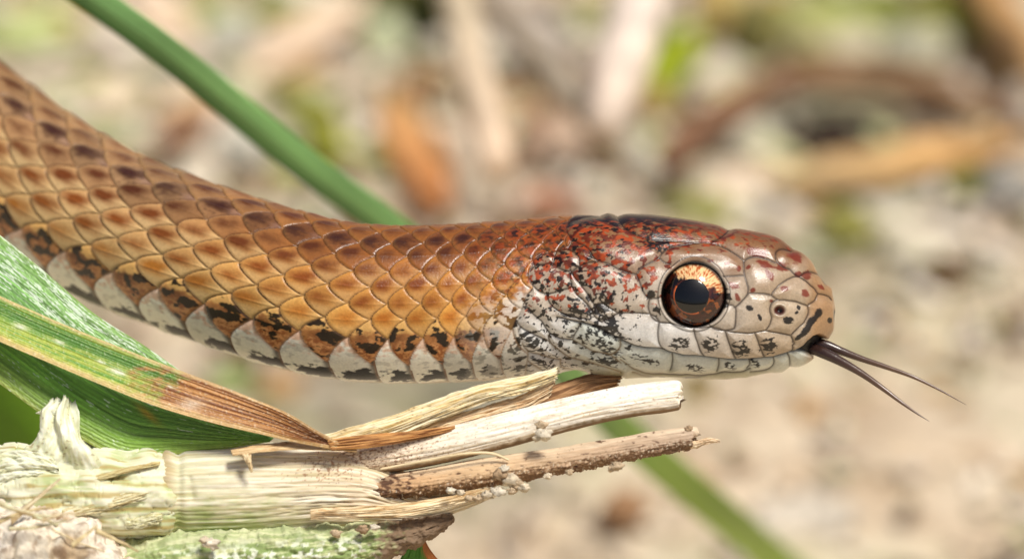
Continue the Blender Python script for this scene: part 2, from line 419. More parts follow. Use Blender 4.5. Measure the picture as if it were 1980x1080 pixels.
def build_snake():
    root = thing('snake', 'slender brown snake with speckled head and forked tongue resting on the broken stalk', 'snake')
    sp0 = np.array(SPINE, float)
    sp0[:, 2] = np.where(sp0[:, 0] < 1000, 0.30 + (sp0[:, 2] - 0.30) * 1.45, sp0[:, 2])
    cum = np.concatenate([[0], np.cumsum(np.hypot(np.diff(sp0[:, 0]), np.diff(sp0[:, 1])))])
    # ring positions: coarse outside the picture, fine on the body, finest on the head and nose
    k_in = 8; k_head = 18
    q = np.concatenate([np.linspace(0, cum[k_in] - 60, 150, endpoint=False), np.arange(cum[k_in] - 60, cum[k_head] - 20, 2.1),
                        np.arange(cum[k_head] - 20, cum[33] - 1, 1.45), cum[33] + (cum[-1] - cum[33]) * (1 - (1 - np.linspace(0, 1, 46)) ** 1.7)])
    c = cum / cum[-1]
    sp = np.empty((len(q), 5))
    m = np.gradient(sp0[:, :3], cum, axis=0)
    i = np.clip(np.searchsorted(cum, q) - 1, 0, len(cum) - 2); h = np.diff(cum)[i][:, None]; t = ((q - cum[i])[:, None]) / h
    Y = sp0[:, :3]
    sp[:, :3] = ((2*t**3 - 3*t**2 + 1) * Y[i] + (t**3 - 2*t**2 + t) * h * m[i] + (-2*t**3 + 3*t**2) * Y[i+1] + (t**3 - t**2) * h * m[i+1])
    sp[:, 3:] = pchip(cum, sp0[:, 3:], q)
    C = P(sp[:, 0], sp[:, 1], sp[:, 2])
    T = unit(np.gradient(C, axis=0))
    # keep the head's rings upright and parallel so that they never cross at the nose
    hw = sst(1020, 1120, sp[:, 0])[:, None]
    T = unit(T * (1 - hw) + unit(P(1500, 584, .21) - P(1150, 584, .29))[None] * hw)
    B = unit(-FWD - T * (T @ -FWD)[:, None]); N = unit(np.cross(B, T)); N = N * np.sign(N @ UP)[:, None]
    sc = ((DIST + sp[:, 2]) / DIST / K)[:, None, None]
    # ring angles: 0 faces the camera, 90 degrees is the back ridge; the seen half gets more points
    f1 = np.linspace(-95, 95, 430, endpoint=False); f2 = np.linspace(95, 265, 170, endpoint=False)
    ph = np.radians(np.concatenate([f1, f2])); nph = len(ph)
    pw = (2.0 + 0.35 * sst(1050, 1200, sp[:, 0]) - 0.25 * sst(1500, 1600, sp[:, 0]))[:, None]
    cs, sn = np.cos(ph)[None], np.sin(ph)[None]
    ce = np.sign(cs) * np.abs(cs) ** (2 / pw); se = np.sign(sn) * np.abs(sn) ** (2 / pw)
    # the snout leans inwards towards the crown
    taper = 1 - (0.16 * sst(1150, 1350, sp[:, 0]))[:, None] * sst(0.1, 1, se) - (0.10 * sst(1150, 1350, sp[:, 0]))[:, None] * sst(0.3, 1, -se)
    def surf(ce_):
        return C[:, None] + sc * (N[:, None] * (se * sp[:, 3:4])[..., None] + B[:, None] * (ce_ * taper * sp[:, 4:5])[..., None])
    V = surf(ce)
    n = normals(V, True); out = V - C[:, None]; n = n * np.sign(np.sum(n * out, -1, keepdims=True).mean())
    PX, PY, _ = project(surf(np.abs(ce)))      # the far side carries the mirror image of the near side
    s_px = np.broadcast_to(q[:, None], PX.shape)
    PHI = np.broadcast_to(ph[None], PX.shape)
    # ---------- body scales
    roll = np.radians(np.interp(sp[:, 0], [-100, 200, 600, 900, 1100], [15, 13, 9, 6, 3]))[:, None]
    far = np.cos(PHI) < 0
    phm = np.where(far, math.pi - PHI, PHI)               # mirrored angle, -90..90
    ang = np.degrees(PHI + roll); ang = (ang + 90) % 360 - 90
    ang = 90 - np.abs(90 - ang)
    v = np.interp(ang, [-90, -84, -43, -18, -4, 8, 20, 32, 44.5, 58, 73, 90], [-0.2, 0, 1, 2, 3, 4, 5, 6, 7, 8, 9, 10])
    pitch = np.interp(sp[:, 0], [-300, 0, 300, 500, 600, 700, 800, 900, 1000, 1100], [92, 92, 90, 84, 80, 69, 59, 52, 48, 44])
    u = np.concatenate([[0], np.cumsum(np.diff(q) / (0.5 * (pitch[1:] + pitch[:-1])))])[:, None]
    u = u + 0.05 * noise(s_px / 90, v * 0.8, 0, 5)
    v = v + 0.07 * noise(s_px / 70, v * 0.9, 3, 6)
    E, qe = 0.46, 1.75
    r0 = np.floor(v); A2 = []; Bq = []
    for dr in (0, 1):
        r = r0 + dr; b = np.abs(v - r)
        A2.append((u - 0.5 * (r % 2) - E * b ** qe) % 1.0); Bq.append(v - r)
    use0 = A2[0] < A2[1]
    a = np.where(use0, A2[0], A2[1]); b = np.where(use0, Bq[0], Bq[1]); row = np.where(use0, r0, r0 + 1)
    amax = np.maximum(A2[0], A2[1])
    # below the middle of the lowest row each scale runs on into its belly plate
    low = v < 1; a_low = (u - 0.5 - 0.10 * np.abs(v - 1) ** 2) % 1.0
    a = np.where(low, a_low, a); b = np.where(low, v - 1, b); row = np.where(low, 1, row); amax = np.where(low, a_low, amax)
    cell = np.where(low, np.floor(u - 0.5 - 0.10 * np.abs(v - 1) ** 2), np.floor(u - 0.5 * (row % 2) - E * np.abs(b) ** qe))
    rnd = (_hash(cell.astype(np.int64), row.astype(np.int64), np.zeros(cell.shape, np.int64), 11) % 1000) / 1000.0
    rnd2 = (_hash(cell.astype(np.int64), row.astype(np.int64), np.ones(cell.shape, np.int64), 12) % 1000) / 1000.0
    pit = pitch[:, None]
    H = pit * (0.055 + 0.035 * noise(s_px / 130, v * 0.5, 8, 13))
    edge_in = 1 - np.exp(-(a / 0.05) ** 2)                  # rounded free edge
    crease = np.exp(-((1 - amax) / 0.05) ** 2)              # gap just behind a free edge
    d_body = H * (1 - a) * (0.55 + 0.45 * edge_in) - 0.028 * pit * (b * 1.3) ** 2 - 0.035 * pit * crease
    d_body = d_body + np.where(row >= 3, 0.012 * pit * np.exp(-(b / 0.07) ** 2) * sst(0.0, 0.2, a), 0)
    d_body = d_body * sst(-0.2, 0.35, v)
    # ---------- body colour by scale row
    rr = np.clip(row, 0, 10).astype(int)
    base = np.array([(186, 176, 142), (244, 242, 226), (200, 138, 78), (212, 166, 94), (204, 152, 82), (196, 142, 74), (188, 130, 68), (176, 114, 58), (156, 100, 56), (178, 118, 62), (186, 122, 60)], float)
    spot = np.array([(170, 160, 128), (238, 236, 218), (120, 68, 32), (176, 112, 42), (140, 80, 28), (130, 70, 24), (116, 60, 20), (102, 52, 20), (80, 42, 22), (114, 62, 26), (142, 80, 34)], float)
    bl = lin(base)[rr]; sl_ = lin(spot)[rr]
    right = sst(450, 900, sp[:, 0])[:, None]
    bl = mix(bl, bl * np.array([0.95, 0.78, 0.52]), right * (row >= 3)); sl_ = mix(sl_, sl_ * np.array([0.95, 0.80, 0.55]), right * (row >= 3))
    sp_w = (0.65 + 0.6 * rnd2) * np.exp(-(((a - 0.22 - 0.18 * rnd) / 0.30) ** 2 + ((b - 0.10 - 0.15 * (rnd2 - 0.5)) / 0.42) ** 2))
    leftm = sst(620, 250, sp[:, 0])[:, None]
    bl = mix(bl, np.broadcast_to(lin((206, 172, 126)), bl.shape), leftm * 0.5 * (row >= 3))
    g1 = fbm(s_px / 16, v * 2.4, 0, 21, 3)
    col = mix(bl, sl_, np.clip(sp_w * 1.05 + 0.22 * g1, 0, 1))
    col = col * ((0.80 + 0.36 * rnd) * (1 - 0.32 * sst(4.5, 8, row)))[..., None]
    # whitish sheen painted over the pale front and lower rim of each scale, pinker towards the tail
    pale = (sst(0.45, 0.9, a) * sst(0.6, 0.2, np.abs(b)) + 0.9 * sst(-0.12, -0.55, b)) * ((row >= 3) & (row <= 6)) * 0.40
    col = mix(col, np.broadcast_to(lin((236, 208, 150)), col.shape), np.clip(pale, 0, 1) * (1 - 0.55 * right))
    fine = noise(s_px / 3.2, phm * 48, 0, 33)
    med = fbm(s_px / 11, phm * 14, 0, 35, 3)
    med2 = fbm(s_px / 14, phm * 12, 4, 36, 3)
    # row 2: gold above, black blotches and orange below
    med3 = fbm(s_px / 21, phm * 8, 9, 37, 3)
    k2g = (row == 2) * sst(0.15, 0.5, b + 0.3 * med2); col = mix(col, np.broadcast_to(lin((222, 176, 104)), col.shape), k2g * 0.85)
    k2o = (row == 2) * sst(0.05, -0.3, b + 0.3 * med2); col = mix(col, mix(np.broadcast_to(lin((216, 156, 98)), col.shape), np.broadcast_to(lin((148, 80, 40)), col.shape), sst(-0.25, 0.3, med + 0.6 * fine)), k2o * 0.75)
    k2 = (row == 2) * sst(0.0, 0.12, med3 + 0.5 * np.exp(-(((a - 0.5) / 0.3) ** 2 + ((b - 0.02) / 0.3) ** 2)) - 0.19 + 0.2 * (rnd - 0.5))
    col = mix(col, np.broadcast_to(lin((16, 12, 9)), col.shape), k2 * 0.97)
    # row 1: cream with a rusty top and a black patch low on the scale
    k1 = (row == 1) * sst(0.36, 0.8, b + 0.5 * med2); col = mix(col, np.broadcast_to(lin((206, 130, 70)), col.shape), k1 * 0.6)
    k1b = (row == 1) * sst(0.10, 0.2, med3 + 0.4 * med - 0.20 + 0.30 * np.exp(-((b - 0.5) / 0.18) ** 2)); col = mix(col, np.broadcast_to(lin((40, 28, 20)), col.shape), k1b * 0.25)
    blk = 1.15 * np.exp(-(((a - 0.64) / 0.38) ** 2 + ((b + 0.34) / 0.22) ** 2)) + (0.55 * med3 + 0.38 * med + 0.12 * fine) * sst(0.12, -0.2, b) + 0.05 * (b < 0)
    col = mix(col, np.broadcast_to(lin((13, 12, 10)), col.shape), (row == 1) * sst(0.40, 0.52, blk + 0.2 * (rnd2 - 0.5)))
    col = mix(col, np.broadcast_to(lin((40, 34, 26)), col.shape), (row == 1) * sst(0.80, 0.93, a) * sst(0.5, 0.0, b) * 0.8)
    # dark line of spots high on the flank
    k7 = (row == 8) * sst(0.0, 0.4, 0.9 * sp_w + 0.6 * med2 - 0.15); col = mix(col, np.broadcast_to(lin((58, 28, 18)), col.shape), k7 * 0.5)
    col = mix(col, np.broadcast_to(lin((172, 138, 126)), col.shape), (row == 8) * sst(0.55, 0.95, a) * 0.45 * (1 - right))
    # towards the neck: rusty above, white with black specks below
    nk = sst(860, 1040, PX)
    up_ = nk * sst(3.0, 5.2, v + 1.2 * med)
    red = mix(np.broadcast_to(lin((150, 62, 18)), col.shape), np.broadcast_to(lin((44, 22, 14)), col.shape), sst(-0.1, 0.25, med2))
    col = mix(col, red, up_ * (0.35 + 0.55 * sst(-0.15, 0.2, med)) * sst(9.4, 8.2, v))
    lo_ = nk * sst(4.6, 3.2, v + 0.8 * med2)
    col = mix(col, mix(np.broadcast_to(lin((216, 214, 204)), col.shape), np.broadcast_to(lin((26, 24, 22)), col.shape), sst(0.10, 0.2, med3 + 0.45 * med + 0.1 * fine - 0.02)), lo_ * 0.92)
    # skin in the creases and worn rim of each scale
    cr_c = np.where((row <= 2)[..., None], lin((176, 134, 98)), lin((66, 36, 18)))
    col = mix(col, np.broadcast_to(cr_c, col.shape), crease * np.where(row <= 1, 0.65, 0.7))
    col = mix(col, np.broadcast_to(lin((226, 180, 112)), col.shape), np.exp(-(a / 0.07) ** 2) * 0.10 * (row >= 3))
    belly = sst(0.40, 0.22, v + 0.05 * med); col = mix(col, np.broadcast_to(lin((176, 158, 118)), col.shape), belly)

    # ---------- head shields
    hm = sp[:, 0] > 960
    hx, hy = PX[hm], PY[hm]; hphi = phm[hm]; hs = s_px[hm]
    eb = np.interp(hy.ravel(), [p[1] for p in HEAD_EDGE], [p[0] for p in HEAD_EDGE]).reshape(hy.shape)
    whead = sst(-2.5, 2.5, hx - eb)
    lines = [curve_pts(L, 4) if len(L) > 2 else L for L in SUTURES]
    wob = 1.2
    wx = hx + wob * noise(hx / 18, hy / 18, 0, 51); wy = hy + wob * noise(hx / 18, hy / 18, 5, 52)
    d = seg_dist(wx, wy, lines); dm = seg_dist(wx, wy, [curve_pts(MOUTH, 3)])
    my = np.interp(hx.ravel(), [p[0] for p in MOUTH], [p[1] for p in MOUTH]).reshape(hx.shape)
    below = sst(-1, 2.5, hy - my) * sst(1080, 1130, hx)
    dd = np.minimum(d, dm)
    dh = 5.6 * (1 - np.exp(-(dd / 10.5) ** 2)) - 1.9 * np.exp(-(dd / 1.7) ** 2) - 3.0 * np.exp(-(dm / 2.6) ** 2) * sst(1080, 1150, hx) - 3.5 * below
    re = np.hypot(hx - EYE[0], hy - EYE[1])
    dh = dh * sst(EYE_R - 1, EYE_R + 9, re) - 22 * sst(EYE_R + 3, EYE_R - 6, re) + 1.7 * np.exp(-((re - EYE_R - 5.5) / 2.6) ** 2)
    dh = dh + 7 * np.exp(-(((hx - 1350) / 60) ** 2 + ((hy - 497) / 10) ** 2))       # brow over the eye
    NOS = (1506, 599.5); rn = np.hypot((hx - NOS[0]) / 1.1, hy - NOS[1])
    dh = dh - 8 * np.exp(-(rn / 6.5) ** 2) + 1.8 * np.exp(-((rn - 12) / 3) ** 2)
    NOTCH = [(1543, 679), (1556, 668), (1563, 657), (1570, 649), (1579, 646), (1590, 650), (1600, 660), (1590, 690), (1570, 688)]
    notch = sst(3.0, -3.0, np.where(in_poly(hx, hy, NOTCH), -1, 1) * seg_dist(hx, hy, [NOTCH + NOTCH[:1]]))
    dh = dh - 11 * notch
    # colour
    hc = np.empty(hx.shape + (3,))
    tan, side, white = lin((134, 94, 60)), lin((184, 170, 152)), lin((224, 223, 219))
    hc[:] = side
    hc = mix(hc, np.broadcast_to(lin((178, 156, 128)), hc.shape), sst(1400, 1500, hx) * 0.8)
    hc = mix(hc, np.broadcast_to(tan, hc.shape), sst(565, 465, hy + 40 * noise(hx / 45, hy / 34, 0, 61) - 12 * sst(1380, 1500, hx)))
    hc = mix(hc, np.broadcast_to(white, hc.shape), sst(590, 650, hy) * sst(1440, 1230, hx) * 0.95)
    hc = mix(hc, np.broadcast_to(lin((200, 204, 192)), hc.shape), below * 0.85)
    hc = mix(hc, np.broadcast_to(lin((158, 150, 112)), hc.shape), sst(710, 728, hy) * 0.75)
    ros = sst(1548, 1575, hx - 0.35 * (hy - 600) * 0); hc = mix(hc, np.broadcast_to(lin((158, 118, 76)), hc.shape), ros * 0.8)
    ax, ay = hs, hphi * 150.0
    f_fine = noise(ax / 2.3, ay / 2.3, 0, 70)
    hc = hc * (1 + 0.13 * f_fine + 0.10 * fbm(ax / 22, ay / 22, 2, 71, 2))[..., None]
    nr = fbm(ax / 16, ay / 12.5, 0, 81, 3, 0.5); nb = fbm(ax / 15, ay / 10.5, 7, 83, 3, 0.55)
    redm = np.clip(sst(1330, 1200, hx) * sst(615, 520, hy) * 1.0 + sst(1450, 1320, hx) * sst(500, 462, hy) * 0.75 + sst(1560, 1470, hx) * sst(490, 455, hy) * 0.75, 0, 1)
    kr = sst(0.0, 0.07, nr - (0.37 - 0.43 * redm - 0.13 * sst(520, 450, hy) * sst(1340, 1240, hx))) * (redm > 0.02)
    rc = mix(np.broadcast_to(lin((164, 64, 20)), hc.shape), np.broadcast_to(lin((98, 32, 14)), hc.shape), sst(-0.2, 0.25, noise(ax / 17, ay / 17, 3, 84)))
    hc = mix(hc, rc, kr * 0.93)
    blkm = np.clip(sst(1330, 1180, hx) * sst(462, 420, hy) * 1.0 + sst(1420, 1240, hx) * sst(450, 425, hy) * 0.7 + 0.52 * sst(1260, 1120, hx) * sst(440, 500, hy) * sst(720, 690, hy), 0, 1)
    kb = sst(0.0, 0.06, nb - (0.40 - 0.37 * blkm)) * (blkm > 0.02)
    def gb(x, y, rx, ry, rot=0.0):
        ca, sa = math.cos(math.radians(rot)), math.sin(math.radians(rot)); X = (hx - x) * ca + (hy - y) * sa; Y = -(hx - x) * sa + (hy - y) * ca
        return np.exp(-((X / rx) ** 2 + (Y / ry) ** 2))
    sq = fbm(ax / 19.0, ay / 13.0, 11, 87, 3, 0.55); sq = 1 - np.abs(sq) / 0.30       # squiggles
    patches = sum(gb(*p) for p in [(1312, 662, 26, 18, -20), (1373, 662, 18, 24, 35), (1432, 672, 22, 22, 30), (1485, 668, 19, 24, 30), (1192, 648, 22, 12, 30), (1180, 680, 24, 12, 25), (1148, 652, 22, 14, 20), (1250, 694, 38, 9, 15),
                                            (1345, 712, 24, 10, 15), (1412, 710, 15, 9, 20), (1460, 704, 12, 8, 30), (1030, 660, 22, 13, 30), (1045, 700, 26, 8, 20), (1115, 600, 22, 16, 30), (1162, 590, 28, 40, 20), (1178, 622, 26, 14, 25), (1272, 600, 12, 14, 30), (1255, 572, 8, 12, 10), (1170, 700, 26, 8, 20), (1100, 708, 22, 5, 10),
                                            (1403, 566, 10, 22, -35), (1270, 470, 40, 24, 10), (1523, 618, 13, 8, 10)])
    kb = np.maximum(kb, sst(0.46, 0.60, np.clip(patches * 1.15, 0, 1) * (0.55 + 0.5 * np.clip(sq, -1, 1))))
    spots_b = sum(gb(*p) for p in [(1448, 595, 8, 6, 30), (1468, 613, 4, 8, -20), (1521, 621, 9, 5, 10), (1543, 594, 4.5, 5), (1538, 604, 4, 3, -30), (1580, 604, 7, 9, 10), (1568, 619, 6, 10, 45), (1556, 638, 6, 15, 38), (1541, 652, 3.5, 7, 42), (1600, 618, 5, 6), (1614, 610, 4, 13), (1402, 588, 7, 9), (1259, 569, 9, 9)])
    kb = np.maximum(kb, sst(0.34, 0.55, spots_b + 0.22 * f_fine))
    spots_r = sum(gb(*p) for p in [(1486, 532, 13, 6, 55), (1515, 558, 8, 6, -20), (1553, 568, 7, 10, -15), (1455, 561, 5, 5), (1491, 582, 4, 4), (1447, 517, 5, 5), (1512, 517, 12, 10, 40), (1545, 530, 9, 6), (1586, 556, 7, 4, 40), (1535, 500, 16, 9, 40), (1416, 552, 12, 6, 25), (1425, 574, 5, 9, -25), (1478, 512, 16, 7, 20), (1428, 520, 5, 5), (1405, 512, 6, 3), (1372, 508, 8, 3), (1462, 490, 26, 8, 12), (1560, 532, 8, 9, 40)])
    hc = mix(hc, np.broadcast_to(lin((116, 40, 20)), hc.shape), sst(0.3, 0.6, spots_r + 0.35 * med[hm]) * 0.9)
    hc = mix(hc, np.broadcast_to(lin((17, 15, 13)), hc.shape), kb * 0.95)
    hc = mix(hc, np.broadcast_to(lin((92, 56, 32)), hc.shape), sst(446, 426, hy - sst(1250, 1600, hx) * 55) * 0.45)
    hc = mix(hc, np.broadcast_to(lin((34, 22, 16)), hc.shape), sst(0.86, 1.12, hphi + 0.35 * nb) * sst(1430, 1250, hx) * 0.85)
    hc = hc * (1 - 0.22 * np.exp(-(dd / 5.5) ** 2) * (0.6 + 0.8 * noise(hx / 30, hy / 30, 2, 66)))[..., None]
    gl = np.exp(-(dd / 1.7) ** 2)
    gcol = mix(np.broadcast_to(lin((40, 26, 18)), hc.shape), np.broadcast_to(lin((138, 118, 88)), hc.shape), sst(640, 680, hy) * sst(1300, 1200, hx))
    hc = mix(hc, gcol, gl * 0.85)
    hc = mix(hc, np.broadcast_to(lin((26, 20, 16)), hc.shape), np.exp(-(dm / 1.6) ** 2) * 0.85 * sst(1100, 1200, hx))
    hc = mix(hc, np.broadcast_to(lin((14, 11, 9)), hc.shape), sst(EYE_R + 4.0, EYE_R + 1.5, re))
    hc = mix(hc, np.broadcast_to(lin((22, 18, 16)), hc.shape), np.exp(-((re - EYE_R - 8.5) / 1.4) ** 2) * 0.8)
    hc = mix(hc, np.broadcast_to(lin((70, 26, 16)), hc.shape), sst(12, 7, rn)); hc = mix(hc, np.broadcast_to(lin((16, 8, 6)), hc.shape), sst(7, 3, np.hypot(hx - 1508, hy - 600)))
    hc = mix(hc, np.broadcast_to(lin((10, 7, 6)), hc.shape), notch)
    dfin = d_body.copy(); dfin[hm] = d_body[hm] * (1 - whead) + dh * whead
    cfin = col; cfin[hm] = mix(col[hm], hc, whead)
    dfin = dfin * sst(1614, 1606, sp[:, 0])[:, None]
    V = V + n * dfin[..., None] * sc
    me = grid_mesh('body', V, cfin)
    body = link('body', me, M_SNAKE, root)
    body['label'] = 'golden brown keeled scales turning to a red and black speckled grey head'

    # ---------- eyes
    k = int(np.argmin(np.abs(sp[:, 0] - EYE[0])))
    halfw = sp[k, 4] * (taper[k].min() * 0.1 + 0.9) * 0.985
    for side_ in (1, -1):
        ns, na = 110, 220
        rho = np.linspace(0, math.pi / 2 + 0.2, ns); psi = np.linspace(0, 2 * math.pi, na, endpoint=False)
        R_, PS = np.meshgrid(rho, psi, indexing='ij')
        ex, ey, ez = np.sin(R_) * np.cos(PS) * EYE_R, np.sin(R_) * np.sin(PS) * EYE_R, np.cos(R_) * 43
        s0 = sc[k, 0, 0]
        base_c = P(EYE[0], EYE[1], sp[k, 2])
        Ce = P(EYE[0], EYE[1], sp[k, 2] - (halfw - 22) * s0 * float(B[k] @ -FWD))
        if side_ < 0: Ce = Ce - 2 * float((Ce - C[k]) @ B[k]) * B[k]
        dome = 3.0 * sst(34, 30, np.hypot(ex, ey))
        Ve = Ce + s0 * (ex[..., None] * T[k] + ey[..., None] * N[k] + (side_ * ez)[..., None] * B[k])
        r = np.hypot(ex, ey); an = np.degrees(np.arctan2(ey, ex)) % 360
        strand = noise(np.cos(PS) * 20, np.sin(PS) * 20, r / 9, 91); blot = fbm(ex / 17, ey / 17, 0, 92, 3)
        gold = mix(np.broadcast_to(lin((240, 198, 142)), ex.shape + (3,)), np.broadcast_to(lin((176, 88, 32)), ex.shape + (3,)), sst(-0.05, 0.35, strand + 0.3 * sst(30, 0, ey)))
        dark = mix(np.broadcast_to(lin((58, 19, 9)), ex.shape + (3,)), np.broadcast_to(lin((14, 7, 5)), ex.shape + (3,)), sst(-0.2, 0.25, blot))
        cut = np.where(ex < 0, 24 - 0.5 * ex * (ex < -14), 17 - 0.20 * ex)
        ce_ = mix(dark, gold, sst(-4, 7, ey - cut + 14 * blot + 5 * strand))
        ce_ = mix(ce_, np.broadcast_to(lin((196, 104, 44)), ce_.shape), sst(0.0, 0.22, blot + 0.5 * np.exp(-(((ex + 32) / 12) ** 2 + ((ey + 34) / 12) ** 2)) - 0.12) * (ey < 0) * 0.42)
        ring = np.exp(-((r - 34.0) / 1.9) ** 2) * np.where((an > 150) & (an < 290), 1, 0.04)
        ce_ = mix(ce_, np.broadcast_to(lin((240, 120, 60)), ce_.shape), np.clip(ring, 0, 1) * 0.95)
        ce_ = mix(ce_, np.broadcast_to(lin((8, 6, 6)), ce_.shape), sst(54, 60, r))
        # order of vertices decides the side the faces look to
        me = grid_mesh('eye', Ve[:, ::-1] if side_ > 0 else Ve, ce_[:, ::-1] if side_ > 0 else ce_, caps=False)
        eye = link('eye', me, M_EYE, root)
        # pupil: a black domed disc just under the clear scale
        rho2 = np.linspace(0, 1, 24); R2, P2 = np.meshgrid(rho2, psi, indexing='ij')
        x2, y2 = R2 * 33.5 * np.cos(P2) - 1.5, R2 * 33.5 * np.sin(P2) - 1.5
        z2 = 43 * np.sqrt(np.maximum(1 - (x2 ** 2 + y2 ** 2) / EYE_R ** 2, 0)) + 0.9 - 1.6 * sst(0.96, 1.0, R2)
        Vp = Ce + s0 * (x2[..., None] * T[k] + y2[..., None] * N[k] + (side_ * z2)[..., None] * B[k])
        cp = np.broadcast_to(lin((7, 6, 7)), x2.shape + (3,))
        link('pupil', grid_mesh('pupil', Vp[:, ::-1] if side_ > 0 else Vp, cp, caps=False), M_EYE, eye)

    # ---------- forked tongue
    def tine(pts, ns=90, na=20):
        q_ = np.linspace(0, 1, ns); p = smooth_line(pts, q_)
        p[:, 3] = pchip(chord(pts), np.array(pts)[:, 3], q_)[:, 0]
        Cc = P(p[:, 0], p[:, 1], p[:, 2]); Tt = unit(np.gradient(Cc, axis=0)); Bb = unit(-FWD - Tt * (Tt @ -FWD)[:, None]); Nn = np.cross(Bb, Tt)
        th = np.linspace(0, 2 * math.pi, na, endpoint=False)
        return Cc[:, None] + (p[:, 3] / K)[:, None, None] * (Nn[:, None] * np.sin(th)[None, :, None] + Bb[:, None] * np.cos(th)[None, :, None] * 0.85)
    t1 = tine([(1535, 662, .2, 9), (1565, 662, .19, 11), (1592, 666, .17, 10.5), (1625, 678, .16, 8.2), (1665, 693, .14, 6.2), (1710, 708, .12, 5.0), (1765, 728, .1, 3.6), (1820, 755, .09, 2.0), (1868, 782, .08, 0.4)])
    t2 = tine([(1535, 668, .19, 9), (1565, 672, .17, 11), (1590, 681, .14, 11), (1625, 698, .11, 9), (1665, 721, .08, 6.8), (1705, 749, .05, 5.2), (1745, 779, .03, 3.4), (1775, 800, .02, 1.8), (1797, 814, .01, 0.4)])
    tb = bpy.data.meshes.new('tongue')
    vs, fs = [], []
    for t_ in (t1, t2):
        o_ = len(vs); ns, na = t_.shape[:2]; vs += [tuple(x) for x in t_.reshape(-1, 3)]
        fs += [(o_ + i * na + j, o_ + i * na + (j + 1) % na, o_ + (i + 1) * na + (j + 1) % na, o_ + (i + 1) * na + j) for i in range(ns - 1) for j in range(na)]
    tb.from_pydata(vs, [], fs); tb.polygons.foreach_set('use_smooth', [True] * len(fs))
    at = tb.color_attributes.new('Col', 'FLOAT_COLOR', 'POINT')
    X_, _, _ = project(np.array(vs)); f = sst(1560, 1760, X_)
    cc = mix(np.broadcast_to(lin((46, 28, 24)), (len(vs), 3)), np.broadcast_to(lin((104, 78, 60)), (len(vs), 3)), f)
    at.data.foreach_set('color', np.concatenate([cc, np.ones((len(vs), 1))], 1).astype(np.float32).ravel())
    to = link('tongue', tb, M_TONGUE, root); to['label'] = 'dark brown forked tongue'
    return root
build_snake()

# ================================================================ BROKEN STALK (one dead plant stem with its sheaths and splinters)
def fibres(U, TH, k_len, k_round, seed, octaves=3):
    return fbm(U * k_len, np.cos(TH) * k_round, np.sin(TH) * k_round, seed, octaves)
def lerp_cols(x, stops):
    xs = [s for s, _ in stops]; cs = np.array([c for _, c in stops], float)
    return np.stack([np.interp(x, xs, cs[:, k]) for k in range(3)], -1)

